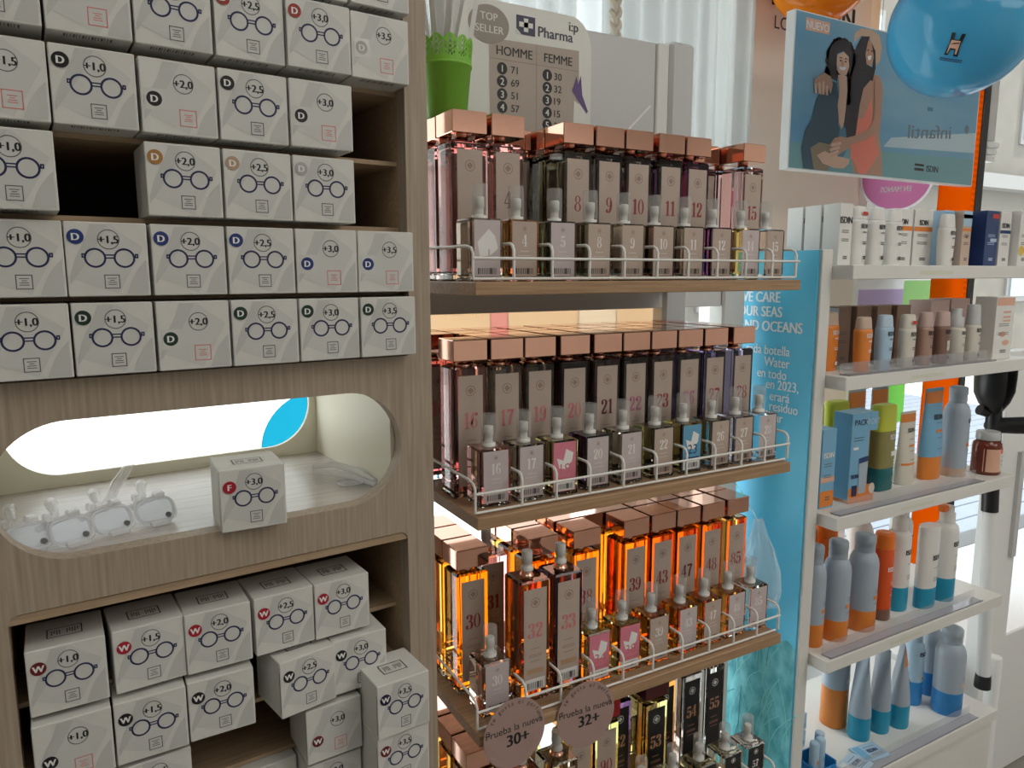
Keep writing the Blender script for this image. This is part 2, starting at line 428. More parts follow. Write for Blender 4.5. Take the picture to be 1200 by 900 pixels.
# outside
b = MB(); b.box(-14, 22, 1.62, 16, -0.2, -0.1, 'street'); struct(b.build('street'))
b = MB()
b.box(6.5, 26, 8.0, 9.0, -0.1, 3.1, 'facade'); b.box(6.5, 26, 8.0, 9.0, 3.1, 6.5, 'facade'); b.box(6.5, 26, 7.7, 8.0, 3.0, 3.25, 'facade_trim')
for k in range(3, 9):
    x = k * 2.7 - 0.6
    b.box(x, x + 1.1, 7.96, 8.0, 0.9, 2.4, 'facade_trim'); b.box(x + 0.1, x + 1.0, 7.93, 7.96, 1.0, 2.3, 'facade_glass')
    b.box(x, x + 1.1, 7.96, 8.0, 3.9, 5.6, 'facade_trim'); b.box(x + 0.1, x + 1.0, 7.93, 7.96, 4.0, 5.5, 'facade_glass')
bd = b.build('street_building')
mat('facade_white', (0.56, 0.56, 0.54), 0.9); bw = MB(); bw.box(-16, 6.4, 9.5, 10.5, -0.1, 6.0, 'facade_white'); bw.box(-16, 6.4, 9.3, 9.5, 2.9, 3.1, 'facade_white'); bw.box(0.2, 1.6, 9.45, 9.5, 0, 2.3, 'facade_trim'); ow = bw.build('street_building'); tag(ow, 'white building added across the street to dim sky reflections in the caps', 'building'); tag(bd, 'beige building across the street seen through the right window', 'building')  # white building is added to tone down sky reflections on the caps
nz(mat('paving', (0.7, 0.75, 0.8), 0.85), (5, 5, 5), 3, (0.150, 0.175, 0.215), (0.165, 0.19, 0.23))
b = MB()
for k in range(30): b.box(2.6, 9.0, 2.2 + k * 0.16, 2.2 + k * 0.16 + 0.145, -0.1, -0.085, 'paving', 0.003)
struct(b.build('paving'))

# ------------------------------------------------------------------ sheer curtain
b = MB(); n = 260; vs = []; fs = []
for i in range(n + 1):
    x = 0.50 + 0.98 * i / n; ph = i * 0.42
    for z, am in ((2.36, 0.010), (1.9, 0.014), (1.7, 0.018), (1.40, 0.02)):
        vs.append((x, 1.40 + am * math.sin(ph) + 0.008 * math.sin(ph * 0.37 + z), z))
for i in range(n):
    for j in range(3):
        a = i * 4 + j; fs.append((a, a + 4, a + 5, a + 1))
b.add(vs, fs, 'sheer', True)
o = b.build('sheer_curtain'); tag(o, 'white sheer curtain hanging in folds behind the perfume stand', 'curtain')

# ------------------------------------------------------------------ eyeglasses cabinet (front turned 5 degrees)
CA = R(5.0)
CO = Vector((0.3125, 0.74, 0))
def cw(u, n, z): return CO + Vector((math.cos(CA), math.sin(CA), 0)) * u + Vector((-math.sin(CA), math.cos(CA), 0)) * n + Vector((0, 0, z))
cab = thing('glasses_cabinet', 'grey oak display cabinet holding rows of reading glasses boxes', 'cabinet', CO, CA)
UL, UR = -0.436, 0.0
Zr = [1.367, 1.4325, 1.4995, 1.5675, 1.6375, 1.7035]       # upper shelf levels
Lr = [1.0725, 1.007, 0.9415, 0.876]                        # lower shelf levels
TOPH = rrect(-0.400, -0.0255, 1.364, 1.81, 0.006)
STAD = rrect(-0.405, -0.0385, 1.2090, 1.3295, 0.060, 16)
SLOT = rrect(-0.4003, -0.0332, 0.8475, 1.1690, 0.009)
outer = [(UL, 0.0), (UR, 0.0), (UR, 2.05), (UL, 2.05)]
V, Fc = slab_xz([outer, TOPH, STAD, SLOT], 0.0, 0.018)
MB().add(V, Fc, 'oak_panel').build('front_panel', cab)
b = MB(); b.box(UL, UL + 0.016, 0.018, 0.30, 0, 2.05, 'oak_panel'); b.box(UR - 0.016, UR, 0.018, 0.30, 0, 2.05, 'oak_panel'); b.box(UL, UR, 0.018, 0.30, 2.034, 2.05, 'oak_panel')
b.build('carcass', cab)
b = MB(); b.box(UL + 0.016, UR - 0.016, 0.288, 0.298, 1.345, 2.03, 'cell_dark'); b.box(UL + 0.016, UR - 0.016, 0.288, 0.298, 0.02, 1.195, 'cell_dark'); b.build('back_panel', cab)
def lining(name, x0, x1, z0, z1, mt, fr=0.018):
    b = MB(); t = 0.008
    b.box(x0 - t, x0, 0.018, 0.287, z0 - t, z1 + t, mt); b.box(x1, x1 + t, 0.018, 0.287, z0 - t, z1 + t, mt); b.box(x0, x1, fr, 0.287, z1, z1 + t, mt); b.box(x0, x1, 0.018, 0.287, z0 - t, z0, mt)
    b.build(name, cab)
lining('compartment', -0.400, -0.0255, 1.3635, 1.81, 'oak_edge')
lining('compartment', -0.400, -0.0335, 0.8475, 1.1600, 'oak_edge', 0.0015)
for z in Zr[1:]:
    b = MB(); b.box(-0.400, -0.0255, 0.022, 0.287, z - 0.0045, z, 'oak_edge'); b.build('shelf', cab)
for z in Lr[:3]:
    b = MB(); b.box(-0.400, -0.0335, 0.036, 0.287, z - 0.0045, z, 'oak_edge'); b.build('shelf', cab)
b = MB(); b.box(-0.415, -0.030, 0.018, 0.2575, 1.200, 1.2092, 'niche_floor'); b.build('niche_floor', cab)
V, Fc = slab_xz([[(-0.415, 1.200), (-0.030, 1.200), (-0.030, 1.345), (-0.415, 1.345)], rrect(-0.397, -0.052, 1.223, 1.338, 0.0560, 14)], 0.2575, 0.263)
MB().add(V, Fc, 'cream').build('niche_back', cab)
b = MB(); b.box(-0.043, -0.036, 0.018, 0.257, 1.2094, 1.338, 'cream'); b.box(-0.420, -0.4135, 0.018, 0.257, 1.2094, 1.338, 'cream'); b.box(-0.4135, -0.043, 0.018, 0.257, 1.332, 1.338, 'cream'); b.build('niche_side', cab)

# ------------------------------------------------------------------ reading glasses boxes
S = 0.0602; HS = S / 2
def glasses_box(kind, letter, dot, power, loc, rz, label, group, sticker=True):
    b = MB(); b.box(-HS, HS, -HS, HS, 0, S, 'card', 0.0007)
    G = front(-HS, 0.0002); F0 = lambda x, y: G((x - 0.5) * S, y * S)
    G2 = front(-HS, 0.00032); F = lambda x, y: G2((x - 0.5) * S, y * S)
    # printed grey waves
    def sm(p):
        for _ in range(2):
            q = [p[0]]
            for a, c in zip(p, p[1:]): q += [(a[0] * .75 + c[0] * .25, a[1] * .75 + c[1] * .25), (a[0] * .25 + c[0] * .75, a[1] * .25 + c[1] * .75)]
            q.append(p[-1]); p = q
        return p
    def strip(A, B, m, G):
        A, B = sm(A), sm(B); n = len(A)
        b.add([G(*p) for p in A] + [G(*p) for p in B], [(k, k + 1, n + k + 1, n + k) for k in range(n - 1)], m)
    C1 = [(.31, .97), (.25, .78), (.12, .55), (.03, .26)]
    strip(C1, [(.97, .97), (.97, .70), (.80, .40), (.60, .03)], 'card_grey_pale', F0)
    strip(C1, [(.52, .97), (.42, .76), (.24, .46), (.03, .16)], 'card_grey', front2(HS, 0.00026))
    strip([(.97, .50), (.86, .38), (.77, .22), (.70, .03)], [(.97, .30), (.975, .22), (.972, .12), (.97, .03)], 'card_grey', front2(HS, 0.00026))
    strip([(.56, .97), (.70, .84), (.86, .74), (.97, .64)], [(.97, .97), (.975, .95), (.972, .93), (.97, .90)], 'card', front2(HS, 0.00026))
    ry = 0.77 if kind == 'g' else 0.70; rx = 0.52 if kind == 'g' else 0.56
    b.ring(F, rx, ry, 0.135, 0.012, 'ink_grey')
    b.text(F, power, rx, ry - 0.050, 0.105, 'ink_black', 'c', 0.03, 0.98)
    if kind == 'g':
        for cx in (0.345, 0.70): b.ring(F, cx, 0.52, 0.134, 0.027, 'ink_navy')
        for yy in (0.520, 0.560): b.rect(F, 0.465, 0.58, yy - 0.009, yy + 0.009, 'ink_navy')
        for sx in (0.185, 0.83): b.frame(F, sx - 0.0, sx + 0.045, 0.520, 0.580, 0.018, 'ink_navy')
        qx, qy, q, m = 0.53, 0.20, 0.095, 'ink_grey'
    else: qx, qy, q, m = 0.60, 0.24, 0.115, 'ink_pink'
    b.frame(F, qx - q, qx + q, qy - q, qy + q, 0.012, m)
    for k, wl in enumerate((0.055, 0.03, 0.05, 0.055)): b.rect(F, qx - wl, qx + wl, qy + 0.045 - k * 0.028 - 0.005, qy + 0.045 - k * 0.028 + 0.005, m)
    # window print on the lid, barcode underneath, edge line on the left flap
    T_ = lambda x, y: Vector(((x - 0.5) * S, (y - 0.5) * S, S + 0.0003))
    b.frame(T_, 0.27, 0.73, 0.30, 0.62, 0.016, 'ink_black')
    for k in range(11):
        if k in (4, 5): continue
        b.rect(T_, 0.33 + k * 0.033, 0.345 + k * 0.033, 0.38 + 0.05 * (k % 3 == 1), 0.54, 'ink_grey')
    U_ = lambda x, y: Vector(((x - 0.5) * S, (y - 0.5) * S, -0.0002))
    for k in range(16): b.rect(U_, 0.2 + k * 0.036, 0.2 + k * 0.036 + (0.01 if k % 3 else 0.022), 0.06, 0.2, 'ink_grey')
    L_ = plane((-HS - 0.0002, 0, 0), (0, 1, 0), (0, 0, 1)); b.rect(L_, -HS + 0.001, -HS + 0.002, 0.006, 0.05, 'ink_grey')
    o = b.build('glasses_box', None, loc, rz); tag(o, label, 'box', group)
    if letter:
        s = MB(); dx, dy = (0.13, 0.80) if kind == 'g' else (0.17, 0.46)
        if dot == 'dot_crimson' or (letter == 'W' and kind == 'g'): dx, dy = 0.15, 0.72
        if letter == 'W' and kind != 'g': dx, dy = 0.19, 0.40
        G3 = front(-HS, 0.00045); F3 = lambda x, y: G3((x - 0.5) * S, y * S)
        G4 = front(-HS, 0.0006); F4 = lambda x, y: G4((x - 0.5) * S, y * S)
        if kind != 'g' and letter == 'D': s.rect(F3, dx - 0.13, dx + 0.14, dy - 0.15, dy + 0.14, 'tape')
        s.disc(F4, dx, dy, 0.100, dot)
        G5 = front(-HS, 0.00075); F5 = lambda x, y: G5((x - 0.5) * S, y * S)
        s.text(F5, letter, dx, dy - 0.048, 0.098, 'ink_white', 'c', 0.035)
        s.build('letter_sticker', o)
    return o
def front2(hs, eps):
    G = front(-hs, eps); return lambda x, y: G((x - 0.5) * S, y * S)
random.seed(11)
ROW = {0: 'blue', 1: 'tan', 2: 'black', 3: 'red'}
upper = [  # row, col, kind, letter, dot, power, label
 (0, 0, 'g', 'D', 'dot_green', '+1,0', 'glasses box, +1,0, cut by the photo edge, lowest row above the oval opening'),
 (0, 1, 'g', 'D', 'dot_green', '+1,5', 'glasses box with dark green D dot and +1,5, bottom row'),
 (0, 2, 'p', 'D', 'dot_green', '+2,0', 'glasses box with dark green D dot, pink square and no spectacles print'),
 (0, 3, 'g', 'D', 'dot_green', '+2,5', 'glasses box with dark green D dot and +2,5 above the oval opening'),
 (0, 4, 'g', 'D', 'dot_green', '+3,0', 'glasses box with dark green D dot and +3,0, bottom row'),
 (0, 5, 'g', 'D', 'dot_green', '+3,5', 'glasses box with dark green D dot and +3,5, bottom right of upper block'),
 (1, 0, 'g', 'D', 'dot_blue', '+1,0', 'glasses box, +1,0, cut by the photo edge, second row from the bottom'),
 (1, 1, 'g', 'D', 'dot_blue', '+1,5', 'glasses box with blue D dot and +1,5 over round spectacles'),
 (1, 2, 'g', 'D', 'dot_blue', '+2,0', 'glasses box with blue D dot and +2,0 over round spectacles'),
 (1, 3, 'g', 'D', 'dot_blue', '+2,5', 'glasses box with blue D dot and +2,5 over round spectacles'),
 (1, 4, 'p', 'D', 'dot_blue', '+3,0', 'glasses box with taped blue D dot, pink square and +3,0'),
 (1, 5, 'p', 'D', 'dot_blue', '+3,5', 'glasses box with taped blue D dot, pink square and +3,5'),
 (2, 0, 'g', None, None, '+1,0', 'glasses box, +1,0, cut by photo edge, left of the dark empty gap'),
 (2, 2, 'g', 'D', 'dot_tan', '+2,0', 'glasses box with ochre D dot and +2,0 right of the dark gap'),
 (2, 3, 'g', 'D', 'dot_pale_tan', '+2,5', 'glasses box with pale tan D dot and +2,5'),
 (2, 4, 'g', 'D', 'dot_grey', '+3,0', 'glasses box with faint grey dot and +3,0 beside an empty cell'),
 (3, 0, 'p', None, None, '+1,5', 'glasses box with pink square, +1,5, cut by the photo edge'),
 (3, 1, 'g', 'D', 'dot_black', '+1,0', 'glasses box with black D dot and +1,0 over spectacles'),
 (3, 2, 'p', 'D', 'dot_black', '+2,0', 'glasses box with taped black D dot, pink square and +2,0'),
 (3, 3, 'g', 'D', 'dot_black', '+2,5', 'glasses box with black D dot and +2,5 over spectacles'),
 (3, 4, 'p', 'D', 'dot_black', '+3,0', 'glasses box with taped black D dot, pink square and +3,0'),
 (4, 0, 'g', None, None, '+1,0', 'plain glasses box at the upper left corner of the photo'),
 (4, 1, 'p', None, None, '+1,5', 'glasses box with pink square only, near the top left of the cabinet'),
 (4, 2, 'g', None, None, '+2,0', 'glasses box with spectacles print cut by the photo top, left of red dotted boxes'),
 (4, 3, 'g', 'D', 'dot_red', '+2,5', 'glasses box with red D dot and +2,5 near the photo top'),
 (4, 4, 'g', 'D', 'dot_red', '+3,0', 'glasses box with red D dot and +3,0'),
 (4, 5, 'p', 'D', 'dot_grey', '+3,5', 'glasses box with taped grey D dot, pink square and +3,5'),
 (5, 4, 'g', None, None, '+3,0', 'glasses box whose bottom edge just shows above the red +3,0 box'),
 (5, 5, 'g', None, None, '+3,5', 'glasses box at the very top right, only its barcoded underside showing'),
]
for r, c, k, l, d, p, lab in upper:
    u = -0.398 + 0.0622 * c + 0.0003 + HS
    n = -0.0150 + random.uniform(-0.0018, 0.0018); rz = CA + R(random.uniform(-1.2, 1.2))
    if (r, c) == (2, 0): n -= 0.008
    z = Zr[r] + (0.0012 if False else 0.0001)
    glasses_box(k, l, d, p, cw(u, n + HS, z), rz, lab, 'reading glasses boxes in the upper block')
lower = [  # left u, front n, z, angle, kind, letter, dot, power, label
 (-0.3905, 0.003, Lr[0], -2.0, 'g', 'W', 'dot_maroon', '+1,0', 'glasses box with dark red W dot and +1,0, first in the top lower row'),
 (-0.3265, 0.003, Lr[0], 0.8, 'g', 'W', 'dot_crimson', '+1,5', 'glasses box with bright red W dot and +1,5, top lower row'),
 (-0.2650, 0.000, Lr[0], -2.0, 'g', 'W', 'dot_crimson', '+2,0', 'glasses box with bright red W dot and +2,0, top lower row'),
 (-0.2028, 0.000, Lr[0], 1.2, 'g', 'W', 'dot_crimson', '+2,5', 'glasses box with bright red W dot and +2,5, top lower row'),
 (-0.1420, -0.001, Lr[0], 0.8, 'g', 'W', 'dot_crimson', '+3,0', 'glasses box with bright red W dot and +3,0, top lower row'),
 (-0.3915, -0.004, Lr[1], -1.5, 'p', 'W', 'dot_black', '+1,0', 'glasses box with black W dot, pink square and +1,0'),
 (-0.3290, -0.005, Lr[1], -2.4, 'g', 'W', 'dot_black', '+1,5', 'glasses box with black W dot and +1,5, lower block'),
 (-0.2668, -0.006, Lr[1], -3.0, 'g', 'W', 'dot_black', '+2,0', 'glasses box with black W dot and +2,0, lower block'),
 (-0.1890, -0.014, Lr[1], 7.0, 'g', 'W', 'dot_black', '+2,5', 'glasses box with black W dot and +2,5, pulled out and turned'),
 (-0.1255, -0.007, Lr[1], -1.5, 'g', 'W', 'dot_black', '+3,0', 'glasses box with black W dot and +3,0 under the red +3,0'),
 (-0.1590, -0.011, Lr[2], -0.5, 'p', 'W', 'dot_maroon', '+3,0', 'glasses box with dark red W dot, pink square and +3,0'),
 (-0.0965, -0.050, Lr[2] + 0.0265, 0.0, 'g', 'W', 'dot_navy', '+3,5', 'glasses box with navy W dot and +3,5 standing proud at the right'),
 (-0.0965, -0.047, Lr[2] + 0.0265 - 0.0604, 0.0, 'g', 'W', 'dot_maroon', '+3,5', 'glasses box with dark red W dot and +3,5 under the navy one'),
 (-0.1590, -0.006, Lr[3], 0.0, 'g', 'W', 'dot_maroon', '+3,0', 'glasses box at the photo bottom below the pink square +3,0 box'),
 (-0.3290, -0.002, Lr[2], 0.5, 'g', 'W', 'dot_black', '+1,5', 'glasses box whose lid shows at photo bottom below the black +1,5'),
 (-0.3915, -0.002, Lr[2], 0.0, 'g', 'W', 'dot_black', '+1,0', 'glasses box hidden under the pink square +1,0 box'),
 (-0.2215, 0.022, Lr[3], 0.0, 'g', 'W', 'dot_black', '+2,5', 'glasses box lying back in the gap, only its lid in view'),
 (-0.0965, -0.047, Lr[2] + 0.0265 - 0.1208, 0.0, 'g', 'W', 'dot_maroon', '+3,5', 'lowest glasses box of the right hand lower stack'),
]
for u, n, z, a, k, l, d, p, lab in lower:
    if 'hidden under' in lab or 'lowest glasses' in lab: continue
    glasses_box(k, l, d, p, cw(u + HS, n + HS, z + 0.0001), CA + R(a), lab, 'reading glasses boxes in the lower block')
glasses_box('g', 'F', 'dot_crimson', '+3,0', cw(-0.197, -0.012 + HS, 1.2093), CA - R(5), 'single glasses box with red F dot standing in the oval opening', None)

# ------------------------------------------------------------------ perfume stand
SZ = [1.4415, 1.168, 0.891, 0.615]
ps = thing('perfume_stand', 'open perfume stand with four oak shelves and white wire rails', 'display stand', (0.63, 0.95, 0))
def PB(b, name, par=None): return b.build(name, par or ps, (-0.63, -0.95, 0) if par is None else (0, 0, 0))
b = MB(); b.box(0.885, 0.940, 1.022, 1.062, 0, 1.845, 'grey_lacquer', 0.006); PB(b, 'post')
b = MB(); b.box(1.030, 1.088, 1.022, 1.062, 0, 1.435, 'white_lacquer', 0.004); PB(b, 'post')
b = MB(); b.box(0.30, 0.34, 1.022, 1.062, 0, 1.40, 'white_lacquer', 0.004); PB(b, 'post')
for z in SZ[:1]:
    b = MB(); b.box(0.342, 1.029, 1.028, 1.05, z - 0.052, z - 0.016, 'white_lacquer', 0.001); PB(b, 'crossbar')
b = MB(); b.box(0.56, 0.858, 1.030, 1.042, 1.44, 1.838, 'grey_lacquer', 0.002); b.box(0.858, 0.884, 1.026, 1.044, 1.44, 1.838, 'white_lacquer', 0.002)
F = plane((0, 1.0295, 0), (1, 0, 0), (0, 0, 1)); b.ribbon(F, [(0.745, 1.655), (0.80, 1.69), (0.848, 1.735)], 0.0035, 'ink_white'); PB(b, 'header_board')  # diagonal streak is a reflection painted on the glossy board
HOOK = [[0.4205, 0.4730, 0.5268, 0.5800, 0.6335, 0.6862, 0.7385, 0.7923, 0.8450, 0.8945],
        [0.4315, 0.4810, 0.5320, 0.5860, 0.6415, 0.6953, 0.7485, 0.8010, 0.8490, 0.8980],
        [0.4370, 0.4903, 0.5420, 0.5922, 0.6448, 0.6990, 0.7515, 0.8015, 0.8510, 0.8985],
        [0.4200, 0.4860, 0.5420, 0.5920, 0.6380, 0.6940, 0.7520, 0.8070, 0.8600, 0.9080]]
for q, z in enumerate(SZ):
    b = MB(); b.box(0.366, 0.896, 0.738, 1.0215 if q == 0 else 1.008, z - 0.0150, z, 'shelf_oak', 0.0008)
    sh = PB(b, 'shelf')
    g = MB(); r = 0.0017; zt = 0.0265
    x0, x1, yf = 0.3680, 0.893, 0.7475
    g.tube([(x0, yf, z + 0.0035), (x1, yf, z + 0.0035)], r, 'rail_white')
    g.tube([(x0, 0.955, z + 0.043), (x0, 0.80, z + 0.0405), (x0, 0.765, z + 0.0405), (x0, 0.752, z + 0.038), (x0, 0.7475, z + 0.032), (x0, 0.7475, z + 0.0035)], r, 'rail_white')
    g.tube([(x0, yf - 0.001, z + zt), (x1 + 0.008, yf - 0.001, z + zt)], r, 'rail_white')
    for x in HOOK[q]:
        g.tube([(x, yf, z + 0.0035), (x, yf, z + 0.036), (x, yf + 0.003, z + 0.041), (x, yf + 0.008, z + 0.0435), (x, yf + 0.030, z + 0.0435)], 0.0019, 'rail_white')
    g.build('guard_rail', sh)
_MC = {}
def cached(key, fn):
    if key not in _MC: _MC[key] = fn()
    return _MC[key]
def tmp(b):
    o = b.build('t'); me = o.data; bpy.data.objects.remove(o); return me
def emblem(b, F, x, y, r, m='line_brown'):
    b.ring(F, x, y, r, r * 0.14, m, 16); b.ring(F, x, y, r * 0.62, r * 0.3, m, 4); b.disc(F, x, y, r * 0.22, m, 8)
def barcode(b, F, x0, x1, y0, y1, m='ink_black'):
    w = (x1 - x0) / 22
    for k in range(22):
        if (k * 7 + k // 3) % 5 < 3: b.rect(F, x0 + k * w, x0 + (k + 0.8) * w, y0, y1, m)
TW, TD = 0.0460, 0.0435
def tall_label(num, style):
    b = MB(); lw = 0.0170; z0, z1 = 0.016, 0.157; dk = style == 'black'
    b.box(-lw, lw, -TD / 2 - 0.0004, -TD / 2 - 0.00005, z0, z1, 'label_black' if dk else 'label_kraft')
    F = front(-TD / 2 - 0.0004, 0.0001); ln = 'num_copper' if dk else 'line_brown'
    emblem(b, F, 0, 0.138, 0.0068, 'ink_white' if dk else 'line_brown')
    if num: didone(b, F, num, 0, 0.090, 0.0205, {'black': 'num_copper', 'red': 'num_red', 'pink': 'num_pink', 'violet': 'num_violet', 'dark': 'num_dark', 'tester': 'num_pink'}[style])
    for yy, wl in ((0.0745, 0.007), (0.0660, 0.010), (0.0635, 0.010), (0.0570, 0.008)): b.rect(F, -wl, wl, yy, yy + 0.0008, ln)
    if style == 'tester':
        b.rect(F, -0.0125, 0.0125, 0.040, 0.047, 'gold_stamp'); b.frame(F, -0.0115, 0.0115, 0.041, 0.046, 0.0006, 'label_kraft')
    if style in ('tester',):
        b.rect(F, -0.015, 0.015, 0.0175, 0.033, 'ink_white'); G = front(-TD / 2 - 0.0004, 0.0002); barcode(b, G, -0.012, 0.012, 0.0185, 0.028)
    return tmp(b)
def tall_body(gl):
    b = MB(); b.box(-TW / 2, TW / 2, -TD / 2, TD / 2, 0.0093, 0.1675, gl, 0.0022); return tmp(b)
def tall_base():
    b = MB(); b.box(-TW / 2, TW / 2, -TD / 2, TD / 2, 0, 0.0090, 'glass_clear', 0.0018); return tmp(b)
def collar(mt):
    b = MB(); b.lathe([(0.0095, 0.1677), (0.0095, 0.1700), (0.0080, 0.1705), (0.0080, 0.1752)], mt, 20); return tmp(b)
def tall_cap(mt):
    b = MB(); b.box(-0.0236, 0.0236, -0.0233, 0.0233, 0.1754, 0.2018, mt, 0.0009); return tmp(b)
def sprayer(z):
    b = MB(); b.lathe([(0.0085, z), (0.0085, z + 0.004), (0.0062, z + 0.005), (0.0062, z + 0.010), (0.0072, z + 0.0105), (0.0072, z + 0.025), (0.0066, z + 0.0262)], 'rail_white', 18); return tmp(b)
def tall_bottle(x, y, z, gl, num, style, cap, label, group, rz=0.0, rear=False):
    t = thing('perfume_bottle', label, 'perfume bottle', (x, y, z + 0.0003), rz, group)
    link('glass_body', cached(('tb', gl), lambda: tall_body('glass_' + gl)), t)
    link('glass_base', cached('tbase', tall_base), t)
    if not rear: link('label', cached(('tl', num, style), lambda: tall_label(num, style)), t)
    if cap == 'none':
        link('collar', cached(('co', 'c'), lambda: collar('rose_gold')), t)
        link('spray_nozzle', cached('sn', lambda: sprayer(0.1755)), t)
    else:
        link('collar', cached(('co', cap), lambda: collar('rose_gold' if cap != 'black_cap' else 'grey_dark')), t)
        link('cap', cached(('tc', cap), lambda: tall_cap(cap)), t)
    return t
SW, SD = 0.0420, 0.0400
def small_body(gl):
    b = MB(); b.box(-SW / 2, SW / 2, -SD / 2, SD / 2, 0.0058, 0.0722, gl, 0.0018); return tmp(b)
def small_base():
    b = MB(); b.box(-SW / 2, SW / 2, -SD / 2, SD / 2, 0, 0.0055, 'glass_clear', 0.0014); return tmp(b)
def small_label(num, style):
    b = MB(); lw = 0.0168; z0, z1 = 0.0055, 0.0700
    base = dict(kraft='label_kraft', lilac='label_lilac', pink='label_pink', blue='label_blue', black='label_black', torn='label_lilac')[style]
    b.box(-lw, lw, -SD / 2 - 0.0004, -SD / 2 - 0.00005, z0, z1, base)
    F = front(-SD / 2 - 0.0004, 0.0001); F2 = front(-SD / 2 - 0.0004, 0.0002); F3 = front(-SD / 2 - 0.0004, 0.0003)
    if style in ('kraft', 'lilac', 'black'):
        emblem(b, F, 0, 0.0615, 0.0028 if style != 'black' else 0.0045, 'ink_white' if style == 'black' else 'line_brown')
        didone(b, F, num, 0, 0.0410 if style != 'black' else 0.034, 0.0135 if style != 'black' else 0.0125, 'num_pale' if style != 'black' else 'ink_white')
        b.rect(F, -0.006, 0.006, 0.0350, 0.0355, 'num_pale'); b.rect(F, -0.009, 0.009, 0.0300, 0.0304, 'num_pale')
    elif style == 'torn':
        b.poly(F, [(-0.013, 0.045), (0.002, 0.060), (0.010, 0.052), (0.014, 0.038), (0.004, 0.030), (-0.010, 0.028)], 'ink_white'); b.text(F2, num, 0.002, 0.026, 0.012, 'label_lilac', 'c', 0.01)
    else:
        b.poly(F, [(-0.012, 0.050), (-0.002, 0.046), (0.002, 0.061), (0.013, 0.055), (0.011, 0.044), (0.006, 0.040), (0.008, 0.034), (-0.008, 0.036)], 'ink_white')
        b.text(F2, num, 0.001, 0.0285, 0.0140, 'num_pink' if style == 'pink' else 'dot_blue', 'c', -0.005)
        b.rect(F3, -0.014, 0.014, 0.021, 0.0235, 'num_pink' if style == 'pink' else 'dot_blue')
    if style != 'black':
        b.rect(F, -0.0155, 0.0155, 0.0062, 0.0185, 'label_kraft' if style == 'kraft' else 'ink_white' if style in ('pink', 'blue') else base); barcode(b, F2, -0.0125, 0.0125, 0.0085, 0.0155)
    return tmp(b)
def small_spray():
    b = MB(); b.lathe([(0.0088, 0.0724), (0.0088, 0.0765), (0.0052, 0.0770), (0.0052, 0.0860), (0.0060, 0.0865), (0.0060, 0.0970), (0.0050, 0.0980)], 'rail_white', 16); return tmp(b)
def small_cap():
    b = MB(); b.lathe([(0.0096, 0.0775), (0.0096, 0.1105), (0.0090, 0.1125)], 'clear_cap', 20, cap0=False); return tmp(b)
def small_bottle(x, y, z, gl, num, style, label, group, rz=0.0, tilt=0.0):
    t = thing('perfume_tester', label, 'perfume bottle', (x, y, z + 0.0003), rz, group)
    link('glass_body', cached(('sb', gl), lambda: small_body('glass_' + gl)), t)
    link('glass_base', cached('sbase', small_base), t)
    link('label', cached(('sl', num, style), lambda: small_label(num, style)), t)
    link('spray_nozzle', cached('ss', small_spray), t)
    link('clear_cap', cached('sc', small_cap), t)
    return t
NAMES = ['top', 'second', 'third', 'bottom']
YS = 0.7865
rr = random.Random(3)
# small testers, front row of each shelf: (x, colour, number, label style)
smalls = [
 [(0.3955, 'sand', '1', 'torn'), (0.4455, 'amber', '4', 'kraft'), (0.5005, 'green', '5', 'lilac'), (0.5530, 'olive', '8', 'kraft'), (0.6070, 'sand', '9', 'kraft'), (0.6600, 'brown', '10', 'kraft'), (0.7125, 'leaf', '11', 'kraft'), (0.7645, 'purple', '12', 'kraft'), (0.8200, 'yellow', '14', 'lilac'), (0.8700, 'peach', '15', 'kraft')],
 [(0.4065, 'pink', '16', 'lilac'), (0.4565, 'sand', '17', 'lilac'), (0.5055, 'yellow', '19', 'pink'), (0.5585, 'darkpurple', '20', 'lilac'), (0.6135, 'sand', '21', 'lilac'), (0.6695, 'olive', '22', 'kraft'), (0.7210, 'yellow', '23', 'blue'), (0.7760, 'olive', '26', 'kraft'), (0.8260, 'lilac', '27', 'kraft'), (0.8735, 'ice', '28', 'lilac')],
 [(0.4070, 'peach', '30', 'lilac'), (0.5660, 'yellow', '34', 'pink'), (0.6185, 'yellow', '38', 'pink'), (0.6710, 'orange', '39', 'kraft'), (0.7270, 'orange', '43', 'lilac'), (0.7760, 'amber', '47', 'kraft'), (0.8265, 'orange', '48', 'lilac'), (0.8746, 'peach', '85', 'lilac')],
 [(0.6630, 'yellow', '51', 'black'), (0.7250, 'paleyellow', '53', 'black'), (0.7790, 'olive', '54', 'black'), (0.8350, 'paleyellow', '56', 'black'), (0.8850, 'clear', '57', 'black')]]
sdesc = {('top', '1'): 'small tester bottle with a peeled pale label, first on the top perfume shelf'}
cw_ = dict(sand='pale clear', amber='orange red', green='dark green', olive='olive', brown='dark red', leaf='green', purple='purple', yellow='yellow', peach='peach', pink='pink', darkpurple='dark purple', lilac='pale violet', ice='clear bluish', orange='orange', paleyellow='pale yellow', clear='clear')
lw_ = dict(kraft='beige', lilac='pale lilac', pink='bright pink', blue='bright blue', black='black', torn='peeled')
for q in range(4):
    for x, gl, num, st in smalls[q]:
        lab = sdesc.get((NAMES[q], num)) or 'small %s tester bottle numbered %s on %s label, %s perfume shelf' % (cw_[gl], num, lw_[st], NAMES[q])
        small_bottle(x, YS + rr.uniform(-0.0015, 0.0015), SZ[q], gl, num, st, lab, 'small testers along the front of the perfume shelves', R(rr.uniform(-1.5, 1.5)))
RG = 'rose_gold'
